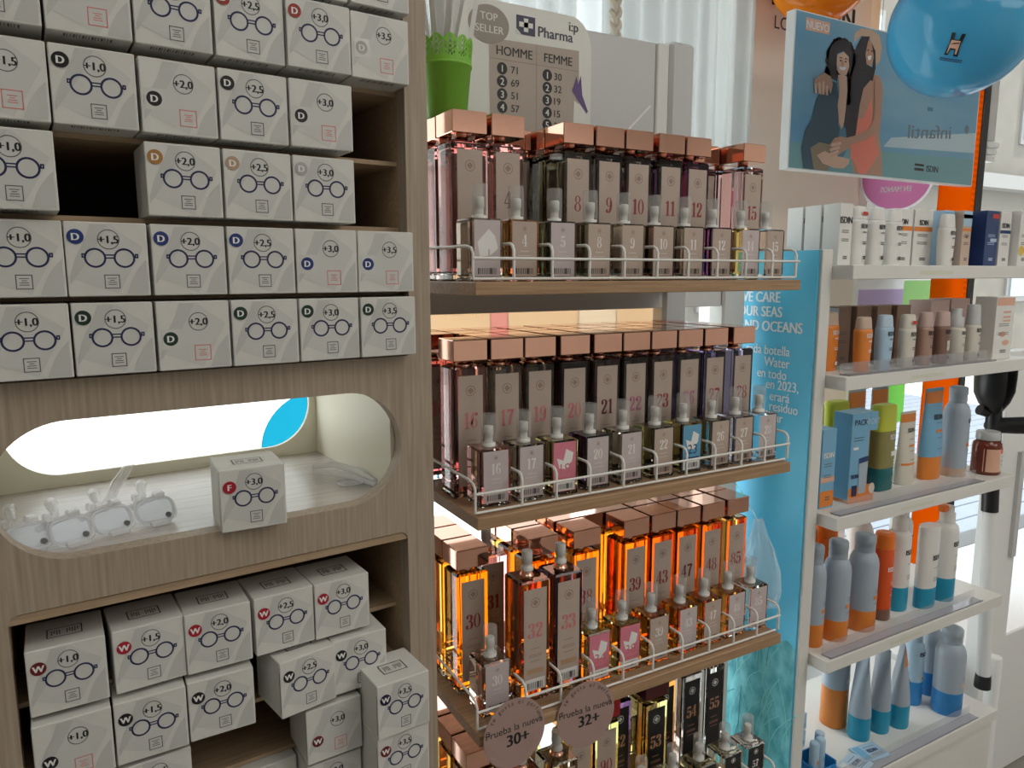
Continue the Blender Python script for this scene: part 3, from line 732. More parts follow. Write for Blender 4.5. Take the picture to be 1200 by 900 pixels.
# tall bottles: (x, y, colour, number, style, cap, colour word)
def tall_row(q, items):
    for x, y, gl, num, st, cap, lab in items:
        tall_bottle(x, y, SZ[q], gl, num, st, cap, lab, 'tall perfume bottles on the stand', R(rr.uniform(-0.8, 0.8)), q > 1 and ('second row' in lab or 'third row' in lab))
cl = dict(pink='pink', rose='rose red', orange='orange', amber='amber', olive='dark olive', smoke='smoky', green='dark green', purple='purple', violet='dark violet', brown='brown', sand='pale', darkpurple='near black purple', yellow='yellow', red='red', clear='clear', paleyellow='pale yellow')
def std(q, rows):
    for x, y, gl, num, st, where in rows:
        rear = 'behind' in where or 'between' in where or 'at the' in where
        if rear: lab = '%s perfume bottle with rose gold cap, %s, %s shelf' % (cl[gl], where, NAMES[q])
        else: lab = 'tall %s perfume bottle %s, rose gold cap, %s, %s shelf' % (cl[gl], ('numbered ' + num) if num else 'with plain label', where, NAMES[q])
        tall_row(q, [(x, y, gl, num, st, RG, lab)])
Y1 = 0.8450
f1 = [(0.4020, 'pink', '', 'red', 'front left'), (0.4545, 'pink', '4', 'dark', 'front row'), (0.5600, 'olive', '8', 'red', 'front row'), (0.6105, 'smoke', '9', 'red', 'front row'), (0.6605, 'smoke', '10', 'red', 'front row'), (0.7180, 'green', '11', 'red', 'front row'), (0.7685, 'purple', '12', 'red', 'front row'), (0.8800, 'pink', '15', 'red', 'front right end')]
std(0, [(x, Y1, g, n, s, w) for x, g, n, s, w in f1])
std(0, [(0.4020, Y1 + 0.05, 'pink', '', 'red', 'second row behind the front left one'), (0.4020, Y1 + 0.10, 'pink', '', 'red', 'third row behind the front left one'), (0.4545, Y1 + 0.052, 'pink', '4', 'dark', 'second row behind bottle 4'),
        (0.5085, Y1 + 0.075, 'smoke', '5', 'red', 'set back between bottles 4 and 8'), (0.5600, Y1 + 0.05, 'olive', '8', 'red', 'second row behind bottle 8'), (0.5600, Y1 + 0.10, 'olive', '8', 'red', 'third row behind bottle 8'),
        (0.6105, Y1 + 0.05, 'smoke', '9', 'red', 'second row behind bottle 9'), (0.6605, Y1 + 0.05, 'smoke', '10', 'red', 'second row behind bottle 10'), (0.7180, Y1 + 0.05, 'green', '11', 'red', 'second row behind bottle 11'),
        (0.7685, Y1 + 0.05, 'purple', '12', 'red', 'second row behind bottle 12'), (0.8240, Y1 + 0.042, 'pink', '14', 'red', 'set back between bottles 12 and 15'), (0.8800, Y1 + 0.05, 'pink', '15', 'red', 'second row behind bottle 15'), (0.8240, Y1 + 0.092, 'pink', '14', 'red', 'third row between bottles 12 and 15')])
Y2 = 0.8330
f2 = [(0.3965, 'rose', '16', 'pink'), (0.4460, 'sand', '17', 'pink'), (0.4955, 'olive', '19', 'pink'), (0.5500, 'darkpurple', '20', 'pink'), (0.6040, 'brown', '21', 'dark'), (0.6540, 'smoke', '22', 'violet'), (0.7035, 'brown', '23', 'red'), (0.7540, 'smoke', '26', 'violet'), (0.8050, 'violet', '27', 'red'), (0.8630, 'violet', '28', 'red')]
for k, (x, g, n, s) in enumerate(f2):
    std(1, [(x, Y2 + (0.004 if k == 0 else 0), g, n, s, 'front row')])
    for j in (1, 2, 3):
        if k == 0 and j == 1: continue
        yy = Y2 + 0.0492 * j + (0.004 if k == 0 else 0)
        std(1, [(x + (-0.0010 if k == 0 and j == 2 else 0), yy, g, n, s, '%s row behind bottle %s' % (['', 'second', 'third', 'fourth'][j], n))])
Y3 = 0.8420
tall_row(2, [(0.4645, 0.7915, 'amber', '32', 'tester', 'none', 'uncapped tall amber tester numbered 32 standing in the front row'),
             (0.5165, 0.7915, 'darkpurple', '33', 'tester', 'none', 'uncapped tall near black tester numbered 33 in the front row')])
f3 = [(0.4050, 'orange', '30', 'red', 'front left corner'), (0.5100, 'amber', '', 'red', 'behind the dark tester 33'), (0.5800, 'orange', '38', 'red', 'behind the small pink labels'), (0.6690, 'orange', '39', 'red', 'front row'), (0.7210, 'amber', '43', 'red', 'front row'), (0.7710, 'amber', '47', 'dark', 'front row'), (0.8230, 'amber', '48', 'red', 'front row'), (0.8765, 'amber', '85', 'red', 'front right end')]
std(2, [(x, Y3 + (0.012 if n == '30' else 0.004 if n == '' else 0), g, n, s, w) for x, g, n, s, w in f3])
for k, (x, g, n, s, w) in enumerate(f3):
    for j in (1, 2):
        yy = Y3 + 0.0500 * j + (0.012 if n == '30' else 0.004 if n == '' else 0)
        std(2, [(x - (0.002 if k == 2 else 0), yy, g, n, s, '%s row behind %s' % (['', 'second', 'third'][j], 'bottle ' + n if n else 'tester 33'))])
tall_row(2, [(0.4560, 0.8930, 'rose', '31', 'red', 'none', 'uncapped dark red perfume bottle behind the amber tester 32')])
std(2, [(0.6240, 0.8920, 'orange', '', 'red', 'set back between bottles 38 and 39'), (0.6240, 0.9420, 'orange', '', 'red', 'third row between bottles 38 and 39')])
Y4 = 0.8330
std(3, [(0.4050, Y4, 'orange', '60', 'red', 'under the round tag'), (0.4050, Y4 + 0.05, 'orange', '60', 'red', 'second at the left edge'), (0.4050, Y4 + 0.10, 'orange', '60', 'red', 'third at the left edge'),
        (0.5080, 0.885, 'yellow', '61', 'red', 'set back behind the tags'), (0.4570, 0.885, 'orange', '62', 'red', 'set back behind tag 30+'), (0.5650, Y4 - 0.004, 'orange', '80', 'red', 'below tag 32+')])
tall_row(3, [(0.4570, 0.7950, 'red', '60', 'tester', 'none', 'uncapped orange red tester under round tag 30+ on the bottom shelf'),
             (0.5150, 0.7950, 'paleyellow', '61', 'tester', 'none', 'uncapped pale yellow tester under round tag 32+ on the bottom shelf'),
             (0.6180, Y4 + 0.004, 'yellow', '90', 'red', 'red_cap', 'tall yellow perfume bottle with bright red cap on the bottom shelf'),
             (0.6700, 0.8720, 'darkpurple', '52', 'black', 'maroon_cap', 'dark perfume bottle set back left of yellow bottle 53'),
             (0.7210, 0.8450, 'yellow', '53', 'black', 'maroon_cap', 'tall yellow perfume bottle numbered 53 on a black label'),
             (0.7720, 0.8820, 'amber', '', 'black', 'black_cap', 'amber perfume bottle set back between bottles 53 and 54'),
             (0.8265, 0.8780, 'smoke', '54', 'black', 'black_cap', 'smoky perfume bottle numbered 54 with black label and black cap'),
             (0.8790, 0.8780, 'clear', '55', 'black', 'black_cap', 'clear perfume bottle numbered 55 with black label and black cap'),
             (0.6180, Y4 + 0.056, 'paleyellow', '90', 'red', 'red_cap', 'pale yellow bottle with red cap, second row of the bottom shelf'),
             (0.8790, 0.9280, 'clear', '55', 'black', 'black_cap', 'clear black capped bottle behind bottle 55 on the bottom shelf')])
# round hanging tags
def round_tag(x, z, num, rz, label):
    b = MB(); r = 0.0445; T = Matrix.Translation((0, 0, 0)) @ Matrix.Rotation(PI / 2, 4, 'X')
    b.lathe([(r, -0.0007), (r, 0.0007)], 'disc_mauve', 48, False, T=T)
    F = front(-0.0007, 0.0002)
    b.text(F, 'Prueba la nueva', 0, 0.0035, 0.0095, 'ink_black', 'c', 0.0); b.text(F, num, 0.004, -0.0150, 0.0155, 'ink_black', 'c', 0.03)
    s = 'Si te gusta el perfume'
    for i, ch in enumerate(s):
        if ch == ' ': continue
        a = R(168 - i * 156 / (len(s) - 1)); c, d = math.cos(a), math.sin(a); rr_ = r - 0.0075
        G = plane((rr_ * c, -0.0009, rr_ * d), (d, 0, -c), (c, 0, d)); b.text(G, ch, 0, 0, 0.0058, 'ink_black')
    for k in range(3): b.ribbon(F, [(0.012 + k * 0.005, -0.034 + k * 0.003), (0.017 + k * 0.005, -0.024 + k * 0.004), (0.016 + k * 0.005, -0.017 + k * 0.004)], 0.0004, 'line_brown')
    o = b.build('price_tag', None, (x, 0.7335, z), rz); tag(o, label, 'tag', 'round tags on the third perfume shelf')
    o.rotation_euler = (R(-3), 0, rz)
round_tag(0.4130, 0.884, '30+', R(2), 'round mauve tag reading 30+ hung on the third perfume shelf')
round_tag(0.5210, 0.875, '32+', R(-2), 'round mauve tag reading 32+ hung on the third perfume shelf')
# peach film fixed to the back of the stand
b = MB()
for x0, x1, m_ in ((0.342, 0.548, 'peach_film'), (0.548, 0.581, 'peach_pink'), (0.581, 0.72, 'peach_film'), (0.72, 0.80, 'peach_pale'), (0.80, 0.884, 'peach_film')): b.box(x0, x1, 1.052, 1.0535, 1.24, 1.45, m_)
b.text(plane((0, 1.0518, 0), (1, 0, 0), (0, 0, 1)), 'TOP SELLER', 0.53, 1.382, 0.008, 'peach_pale', 'r')
PB(b, 'film_panel')

# ------------------------------------------------------------------ on top of the perfume stand
b = MB()
def sign_outline():
    pts = [(0.46, 1.4425), (0.6955, 1.4425), (0.6955, 1.790)]
    pts += [(0.6555 + 0.040 * math.cos(R(a)), 1.792 + 0.046 * math.sin(R(a))) for a in range(0, 91, 10)]
    return pts + [(0.55, 1.8385), (0.46, 1.839)]
V, Fc = slab_xz([sign_outline()], 0.990, 0.993); mat('sign_white', (0.78, 0.77, 0.72), 0.4); mat('sign_taupe', (0.47, 0.39, 0.33), 0.5); mat('sign_disc', (0.34, 0.29, 0.25), 0.5)
b.add(V, Fc, 'sign_white')
sgn = b.build('seller_sign'); tag(sgn, 'white and taupe top seller list sign standing behind the perfume bottles', 'sign')
b = MB(); F = lambda e: plane((0, 0.990 - e, 0), (1, 0, 0), (0, 0, 1))
b.poly(F(.0003), [(0.519, 1.4435), (0.676, 1.4435), (0.672, 1.7895), (0.516, 1.7865)], 'sign_taupe'); b.rect(F(.0005), 0.517, 0.672, 1.7590, 1.7597, 'line_brown'); b.rect(F(.0005), 0.5955, 0.5962, 1.45, 1.7885, 'line_brown')
b.build('printed_list', sgn)
b = MB()
b.text(F(.0006), 'HOMME', 0.5585, 1.7655, 0.0130, 'ink_black', 'c', 0.012, .95); b.text(F(.0006), 'FEMME', 0.6345, 1.7655, 0.0130, 'ink_black', 'c', 0.012, .95)
for x, col in ((0.5375, ('71', '69', '51', '57', '45')), (0.6150, ('30', '32', '19', '15', '28'))):
    for k, t in enumerate(col):
        z = 1.7470 - k * 0.0180
        b.disc(F(.0006), x, z, 0.0085, 'ink_black'); b.text(F(.0009), str(k + 1), x, z - 0.0050, 0.0100, 'sign_white', 'c', 0.015); b.text(F(.0006), t, x + 0.0150 if x < .56 else x + 0.0125, z - 0.0052, 0.0105, 'ink_black', 'l', 0.012)
b.build('list_lettering', sgn)
b = MB()
b.rect(F(.0004), 0.5615, 0.5935, 1.7985, 1.8250, 'dot_navy'); b.rect(F(.0006), 0.5740, 0.5815, 1.8030, 1.8215, 'sign_white'); b.rect(F(.0006), 0.5660, 0.5895, 1.8090, 1.8160, 'sign_white'); b.poly(F(.0007), [(0.5615, 1.7985), (0.570, 1.7985), (0.5615, 1.806)], 'sign_white')
b.text(F(.0004), 'Pharma', 0.5990, 1.8000, 0.0150, 'dot_navy', 'l', 0.015, 1.0); b.text(F(.0004), 'i:p', 0.6620, 1.8160, 0.0140, 'ink_black', 'c', 0.012); b.build('logo', sgn)
b = MB(); b.disc(F(.0007), 0.5160, 1.8045, 0.0330, 'sign_disc', 40, 0.0265); b.text(F(.0010), 'TOP', 0.5160, 1.8100, 0.0105, 'sign_white', 'c', 0.01); b.text(F(.0010), 'SELLER', 0.5170, 1.7930, 0.0105, 'sign_white', 'c', 0.01, 1.05); b.build('round_badge', sgn)
b = MB(); mat('print_purple', (0.12, 0.07, 0.22), 0.5); b.poly(F(.0007), [(0.660, 1.730), (0.668, 1.752), (0.671, 1.740), (0.676, 1.754), (0.679, 1.725), (0.690, 1.702), (0.688, 1.699), (0.672, 1.716)], 'print_purple'); b.poly(F(.0006), [(0.664, 1.716), (0.680, 1.706), (0.690, 1.694), (0.690, 1.60), (0.660, 1.60)], 'sign_white'); b.build('printed_brushes', sgn)
# green pot on the caps
mat('pot_green', (0.27, 0.62, 0.07), 0.45)
PX, PY, PZ = 0.4085, 0.9020, SZ[0] + 0.2024
pot = thing('lace_rim_pot', 'bright green flower pot with lacy rim standing on bottle caps', 'pot', (PX, PY, PZ))
b = MB(); prof = [(0.0245, 0), (0.0255, 0.001), (0.0318, 0.0655), (0.0332, 0.066), (0.0334, 0.069), (0.0322, 0.0695), (0.0310, 0.0690), (0.0306, 0.0650), (0.0246, 0.003), (0.001, 0.003)]
b.lathe(prof, 'pot_green', 48); b.build('body', pot)
b = MB(); n = 144; rows = 11; vs = []; fs = []
for i in range(n):
    a = 2 * PI * i / n
    sc = 0.0065 * abs(math.sin(i * PI / 12.0))
    for j in range(rows + 1):
        t = j / rows; z = 0.0690 + (0.0245 + sc) * t; r = 0.0320 + 0.0022 * t
        vs.append((r * math.cos(a), r * math.sin(a), z))
for i in range(n):
    for j in range(rows):
        d = (i % 12)
        hole = (j in (3, 5, 7) and d in (2, 5, 6, 9)) or (j in (2, 4, 6, 8) and d in (4, 7)) or (j == 9 and d in (5, 6)) or (j in (6, 8) and d in (1, 10))
        if hole: continue
        a = i * (rows + 1) + j; c = ((i + 1) % n) * (rows + 1) + j
        fs.append((a, c, c + 1, a + 1))
b.add(vs, fs, 'pot_green'); lace = b.build('lace_rim', pot)
md = lace.modifiers.new('thick', 'SOLIDIFY'); md.thickness = 0.0011
mat('paper', (0.80, 0.79, 0.77), 0.7)
random.seed(21)
for k in range(26):
    a = 2 * PI * k / 26 * 3.0; r0 = 0.004 + 0.014 * random.random(); lean = 0.10 + 0.16 * random.random()
    b = MB(); w = 0.0034; L = 0.165 + 0.03 * random.random()
    b.box(-w, w, -0.0002, 0.0002, 0, L, 'paper')
    o = b.build('paper_test_strip', None, (PX + r0 * math.cos(a), PY + r0 * math.sin(a), PZ + 0.0045))
    o.rotation_euler = (-lean * math.sin(a), lean * math.cos(a), random.uniform(0, PI))
    tag(o, 'white paper test strip standing in the green lacy pot', 'paper strip', 'paper test strips in the green pot')
# rope
mat('rope_fibre', (0.62, 0.56, 0.46), 0.9)
b = MB()
for ph in (0, 2.09, 4.19):
    b.tube([(0.0075 * math.cos(ph + t * 0.55), 0.0045 * math.sin(2 * (ph + t * 0.55)), 0.0105 * t * 0.55) for t in range(0, 156)], 0.0056, 'rope_fibre', 6)
o = b.build('braided_rope', None, (0.868, 1.16, 1.800)); tag(o, 'beige braided rope hanging down behind the grey board', 'rope')

# ------------------------------------------------------------------ sunscreen stand
HZ = [1.4655, 1.2650, 1.0000, 0.7140, 0.4350]
ss = thing('sunscreen_stand', 'white sunscreen display stand with blue printed side panel', 'display stand', (1.45, 1.0, 0))
def SB(b, name, par=None): return b.build(name, par or ss, (-1.45, -1.0, 0) if par is None else (0, 0, 0))
nz(mat('print_cyan', (0.07, 0.45, 0.66), 0.35), (3, 3, 2), 2.2, (0.075, 0.52, 0.80), (0.11, 0.60, 0.86))
m = mat('print_sea', (0.1, 0.5, 0.6), 0.35); mat('clip_cream', (0.72, 0.72, 0.60), 0.5)
nz(m, (14, 14, 9), 2.4, (0.03, 0.30, 0.36), (0.20, 0.62, 0.68), 0.32, 0.68, 0, 8.0)
b = MB(); b.box(1.1325, 1.1365, 0.898, 1.15, 0.0, 1.4925, 'print_cyan'); pn = SB(b, 'printed_side_panel')
b = MB(); F = lambda e: plane((1.1325 - e, 0, 0), (0, -1, 0), (0, 0, 1))
rz_ = random.Random(5)
def wave(z, a): return [(-1.15 + 0.252 * i / 24, z + a * math.sin(i * 0.9) + a * math.sin(i * 0.37 + 1)) for i in range(25)]
pts = wave(0.72, 0.015); b.poly(F(.0004), [(-1.15, 0.0)] + pts + [(-0.898, 0.0)], 'print_sea')
mat('print_weed', (0.22, 0.66, 0.62), 0.4); mat('print_weed_dark', (0.02, 0.22, 0.28), 0.4)
for k in range(46):
    y = -rz_.uniform(0.90, 1.14); z = rz_.uniform(0.42, 0.66); L = rz_.uniform(0.05, 0.13); c = rz_.uniform(-0.7, 0.9)
    b.ribbon(F(.0006 + 0.00001 * k), [(y + c * L * t * t * 0.8, z + L * t) for t in (0, .25, .5, .75, 1)], lambda ty: 0.0016, rz_.choice(['print_weed', 'print_weed', 'print_weed_dark']))
b.build('seaweed_print', pn)
b = MB(); G = F(.0006); mat('print_white', (0.86, 0.90, 0.92), 0.4)
for t, yr, z, h, bd_ in (('WE CARE', 0.978, 1.396, 0.0205, .028), ('OUR SEAS', 0.972, 1.368, 0.0205, .028), ('AND OCEANS', 0.9235, 1.340, 0.0205, .028), ('cada botella', 0.949, 1.295, 0.0190, .012), ('Water', 0.948, 1.272, 0.0190, .012), ('en todo', 0.954, 1.249, 0.0190, .012), ('en 2023,', 0.9245, 1.2285, 0.0190, .012), ('erará', 0.944, 1.206, 0.0190, .012), ('residuo', 0.9235, 1.186, 0.0190, .012), ('mar', 0.957, 1.165, 0.0190, .012)):
    b.text(G, t, -yr, z, h, 'print_white', 'r', bd_, 0.86)
b.build('side_lettering', pn)
for yy0, yy1 in ((0.892, 0.925),):
    b = MB(); b.box(1.1366, 1.1645, yy0, yy1, 0, 1.4935, 'white_lacquer', 0.001); SB(b, 'upright')
b = MB(); b.box(1.1366, 1.1645, 1.10, 1.15, 0, 1.4935, 'white_lacquer', 0.001); SB(b, 'upright')
for q, z in enumerate(HZ):
    b = MB(); b.box(1.1655, 1.805 if q < 2 else 1.775, 0.850 if q < 4 else 0.835, 1.14, z - 0.0255, z, 'white_lacquer', 0.0012); sh = SB(b, 'shelf')
    if q < 4: g = MB(); g.rect(plane((0, 0.8497, 0), (1, 0, 0), (0, 0, 1)), 1.36, 1.47, z - 0.017, z - 0.010, 'clip_cream'); g.build('price_lettering', sh)
    if q:
        g = MB(); x0, x1 = 1.180, (1.66, 1.66, 1.70, 1.70)[q - 1]
        yf = 0.853 if q < 4 else 0.838
        g.box(x0, x1, yf, yf + 0.022, z + 0.0005, z + 0.0018, 'price_strip'); g.tube([(x0, yf + 0.022, z + 0.002), (x0, yf, z + 0.003), (x1, yf, z + 0.003)], 0.0007, 'grey_dark', 6)
        g.box(x0, x1, yf + 0.0205, yf + 0.0217, z + 0.0019, z + 0.022, 'price_lip'); g.build('price_holder', sh)
b = MB(); b.box(1.1655, 1.775, 0.845, 0.86, 0.02, 0.405, 'white_lacquer', 0.001); SB(b, 'plinth_panel')
mat('clip_cream', (0.72, 0.72, 0.60), 0.5)
# ---- products
for n_, c_, r_ in (('p_white', (0.80, 0.79, 0.76), .3), ('p_grey', (0.40, 0.47, 0.55), .35), ('p_blue', (0.20, 0.45, 0.66), .35), ('p_sky', (0.42, 0.60, 0.76), .35), ('p_deep', (0.03, 0.24, 0.58), .35), ('p_teal', (0.02, 0.33, 0.52), .35), ('p_orange', (0.80, 0.25, 0.04), .35), ('p_bright', (0.88, 0.20, 0.02), .3), ('p_tan', (0.62, 0.46, 0.36), .4), ('p_brown', (0.42, 0.26, 0.20), .4), ('p_dark', (0.22, 0.12, 0.09), .35), ('p_cream', (0.70, 0.66, 0.58), .35), ('p_silver', (0.55, 0.56, 0.56), .25), ('p_navy', (0.02, 0.05, 0.17), .35), ('p_lime', (0.58, 0.62, 0.06), .35), ('p_lime2', (0.34, 0.38, 0.10), .35), ('p_pinkbox', (0.58, 0.42, 0.38), .5), ('p_red', (0.60, 0.05, 0.03), .4), ('p_yellow', (0.78, 0.56, 0.10), .45), ('p_oliveg', (0.26, 0.24, 0.08), .1), ('p_tealg', (0.01, 0.14, 0.16), .1), ('p_amber', (0.16, 0.03, 0.015), .08), ('p_kraftbox', (0.30, 0.19, 0.14), .5), ('p_liteblue', (0.50, 0.64, 0.78), .4), ('p_salmon', (0.78, 0.45, 0.32), .45), ('p_orangered', (0.74, 0.10, 0.02), .25)):
    mat(n_, c_, r_)
BRAND = 'ISDIN'
def lines(b, F, x0, x1, zs, m='ink_grey', h=0.0012, nx=3):
    for z in zs: b.rect(F, x0, x1, z, z + h, m, nx)
def put(name, mbs, x, y, q, label, cat, group, rz=0.0, tilt=None):
    """mbs: list of (part name, builder); one builder -> a single mesh thing"""
    z = HZ[q] + 0.0003
    if len(mbs) == 1:
        o = mbs[0][1].build(name, None, (x, y, z), rz); tag(o, label, cat, group)
    else:
        o = thing(name, label, cat, (x, y, z), rz, group)
        for n_, m_ in mbs: m_.build(n_, o)
    if tilt: o.rotation_euler = (tilt[0], tilt[1], rz)
    return o
GP = ['products on the top sunscreen shelf', 'products on the second sunscreen shelf', 'products on the third sunscreen shelf', 'spray bottles on the fourth sunscreen shelf', 'products on the lowest sunscreen shelf']
def carton(x, y, q, w, d, h, body, label, brand='ink_black', bands=(), bz=0.72, bh=0.011, txt=BRAND, rz=0.0, extra=None, ln='ink_grey'):
    b = MB(); b.box(-w / 2, w / 2, -d / 2, d / 2, 0, h, body, 0.0006); F = front(-d / 2, 0.0003); F2 = front(-d / 2, 0.0005)
    for z0, z1, m in bands: b.rect(F, -w / 2 + .0003, w / 2 - .0003, z0 * h, z1 * h, m)
    if txt: b.text(F2, txt, 0, bz * h, bh, brand, 'c', 0.03, 0.8)
    lines(b, F2, -w * .3, w * .25, [h * t for t in (.56, .53, .42, .39)], ln); lines(b, F2, -w * .12, w * .2, [h * .10, h * .13], ln, 0.0022)
    if extra: extra(b, F2, w, h)
    return put('product_box', [('b', b)], x, y, q, label, 'box', GP[q], rz)
def tottle(x, y, q, w, d, h, body, capm, label, brand='ink_black', band=None, capf=0.22, extra=None, taper=0.86, rz=0.0):
    rx, ry = w / 2, d / 2; hc = h * (1 - capf)
    b = MB(); prof = [(0, rx * taper * .94, ry * taper * .94), (0.002, rx * taper, ry * taper)] + [(hc * t, rx * (taper + (1 - taper) * math.sin(t * PI / 2)), ry * (taper + (1 - taper) * math.sin(t * PI / 2))) for t in (.25, .5, .75, .92)] + [(hc * .985, rx * .97, ry * .97), (hc, rx * .90, ry * .88)]
    b.oval(prof, body, 28, 2.4)
    c = MB(); c.oval([(hc + .0004, rx * .93, ry * .90), (hc + h * capf * .5, rx * .86, ry * .84), (h * .975, rx * .78, ry * .78), (h * .995, rx * .70, ry * .7), (h, rx * .55, ry * .55)], capm, 28, 2.4)
    F = curved(rx * .97, ry * .985, 2.4, 0.0009); p = MB()
    p.text(F, BRAND, 0.12 * w, hc * .80, 0.0085, brand, 'c', 0.03, 0.8)
    lines(p, F, -0.02 * w, w * .30, [hc * .72, hc * .70], 'ink_grey' if brand != 'ink_white' else 'ink_white', 0.0009); lines(p, F, 0.0, w * .30, [hc * .50, hc * .46], brand, 0.0014); lines(p, F, 0.08 * w, w * .30, [hc * .13, hc * .17], brand, 0.0028)
    if extra: extra(p, F, w, hc)
    if band: p.rect(F, -w * .1, w * .38, hc * 1.0 + h * capf * .30, hc + h * capf * .55, band, 6)
    return put('lotion_bottle', [('body', b), ('cap', c), ('print', p)], x, y, q, label, 'bottle', GP[q], rz)
def spray(x, y, q, w, h, top, low, label, lowf=0.30, capm=None, brand='ink_grey', badge='p_orange', bx=0.012, bz=0.70, shape='dome', rz=0.0, brh=0.010, showbrand=True):
    r = w / 2; hs = h * .82
    b = MB(); b.lathe([(r * .96, 0.0), (r, 0.002), (r, hs * lowf)], low, 28, cap1=False)
    b2 = MB()
    if shape == 'dome':
        b2.lathe([(r, hs * lowf), (r, hs * .84), (r * .95, hs * .90), (r * .82, hs * .955), (r * .62, hs)], top, 28, cap0=False)
        c = MB(); c.lathe([(r * .66, hs), (r * .68, hs + .003), (r * .66, h * .90), (r * .70, h * .905), (r * .70, h * .975), (r * .62, h * .992), (r * .40, h)], capm or top, 24)
    else:
        b2.lathe([(r, hs * lowf), (r, hs * .99), (r * .97, hs)], top, 28, cap0=False)
        c = MB(); c.lathe([(r * .98, hs + .0004), (r * .98, h * .97), (r * .90, h * .99), (r * .70, h)], capm or top, 28)
    F = curved(r, None, 2.0, 0.0006); p = MB()
    if showbrand: p.text(F, BRAND, bx, hs * bz, brh, brand, 'c', 0.03, 0.8)
    if badge: p.rect(F, -r * .1, r * .8, hs * .42, hs * .465, badge, 6)
    lines(p, F, 0, r * .7, [hs * .54, hs * .51, hs * .36], brand, 0.0010, 5); lines(p, F, r * .1, r * .7, [hs * .16, hs * .12], brand if low != 'p_orange' else 'p_dark', 0.0012, 5)
    return put('spray_bottle', [('base_band', b), ('body', b2), ('cap', c), ('print', p)], x, y, q, label, 'bottle', GP[q], rz)
def tube(x, y, q, w, d, h, body, capm, label, bands=(), brand='ink_black', rz=0.0, caph=0.25, tilt=None, bz=.72, brh=0.009):
    rx = w / 2; hc = h * caph
    c = MB(); c.oval([(0, rx * .93, d / 2 * .96), (0.002, rx * .95, d / 2), (hc, rx * .98, d / 2)], capm, 28)
    b = MB(); secs = [(hc + .0004, rx * .99, d / 2)]
    for t in (.15, .3, .45, .6, .75, .88, 1.0): secs.append((hc + (h - hc) * t, rx * (1 - .02 * t), d / 2 * (1 - t) ** .8 + 0.0012))
    b.oval(secs, body, 28)
    p = MB()
    def F(xx, z):
        t = min(1, max(0, (z - hc) / (h - hc))); ry = d / 2 * (1 - t) ** .8 + 0.0012
        return Vector((xx, -(ry + .0009) * math.sqrt(max(0.02, 1 - (xx / (rx * .99)) ** 2)), z))
    def Fr(z0, z1, m):
        n = 6
        for k in range(n): p.rect(F, -rx * .95, rx * .95, z0 + (z1 - z0) * k / n, z0 + (z1 - z0) * (k + 1) / n, m, 10)
    for z0, z1, m in bands: Fr(z0 * h, z1 * h, m)
    F0 = F; F = lambda xx, z: F0(xx, z) + Vector((0, -0.0005, 0))
    p.text(F, BRAND, w * .08, bz * h, brh, brand, 'c', 0.03, 0.8); p.rect(F, -w * .08, w * .28, h * .52, h * .55, 'p_orange', 5); lines(p, F, -w * .05, w * .28, [h * .62, h * .46, h * .34], 'ink_grey', 0.0010, 4)
    return put('cream_tube', [('cap', c), ('body', b), ('print', p)], x, y, q, label, 'tube', GP[q], rz, tilt)

# shelf A
bl = lambda b, F, w, h: b.rect(F, -w * .3, w * .3, h * .03, h * .3, 'ink_grey') if False else None
carton(1.2065, 0.9190, 0, 0.036, 0.036, 0.1115, 'p_white', 'white carton with black lettering at the left end of the top shelf', bz=.68, bh=.0125)
carton(1.2065, 0.9600, 0, 0.036, 0.036, 0.1110, 'p_white', 'white carton directly behind the leftmost lettered carton, top shelf')
carton(1.2065, 1.0010, 0, 0.036, 0.036, 0.1105, 'p_white', 'white carton last in the row behind the left lettered carton')
tottle(1.2540, 0.9120, 0, 0.0440, 0.026, 0.1090, 'p_white', 'p_white', 'white lotion bottle with a red stripe on its cap', band='p_red')
tottle(1.3090, 0.9130, 0, 0.0440, 0.026, 0.1090, 'p_white', 'p_white', 'plain capped white lotion bottle right of the red striped one')
tottle(1.3640, 0.9140, 0, 0.0430, 0.026, 0.1080, 'p_white', 'p_white', 'white lotion bottle left of the orange banded cartons')
tottle(1.5230, 0.9020, 0, 0.0420, 0.026, 0.1040, 'p_white', 'p_white', 'white lotion bottle standing in front of the orange banded cartons', capf=.26)
carton(1.4240, 0.9500, 0, 0.062, 0.036, 0.1130, 'p_white', 'white carton with orange band, left of the pair on the top shelf', bands=((.62, .70, 'p_orange'),), bz=.73)
carton(1.4920, 0.9500, 0, 0.062, 0.036, 0.1130, 'p_white', 'white carton with orange band, right of the pair on the top shelf', bands=((.62, .70, 'p_orange'),), bz=.73)
carton(1.5690, 0.9420, 0, 0.034, 0.034, 0.1150, 'p_sky', 'pale blue carton between a white bottle and the beige carton', bands=((.90, .97, 'p_blue'),), txt=None)
carton(1.6110, 0.9280, 0, 0.032, 0.034, 0.1150, 'p_tan', 'beige carton with pale blue top and orange stripe', bands=((.72, .99, 'p_sky'), (.63, .68, 'p_orange'), (.86, .93, 'p_blue')), bz=.50, bh=.008, txt='A')
def navy_x(b, F, w, h): b.rect(F, -w * .05, w * .48, h * .86, h * .94, 'p_red'); b.rect(F, -w * .1, w * .4, h * .44, h * .50, 'p_liteblue')
carton(1.6800, 0.9150, 0, 0.048, 0.036, 0.1165, 'p_navy', 'navy carton with red corner label on the top shelf', brand='p_liteblue', txt=None, extra=navy_x, ln='p_liteblue')
carton(1.6460, 0.9600, 0, 0.036, 0.034, 0.1160, 'p_navy', 'second navy carton set back behind the red labelled one', txt=BRAND, brand='p_liteblue')
carton(1.7320, 0.9150, 0, 0.042, 0.036, 0.1165, 'p_white', 'white carton with navy band right of the navy carton', bands=((.60, .66, 'p_navy'),), bz=.70)
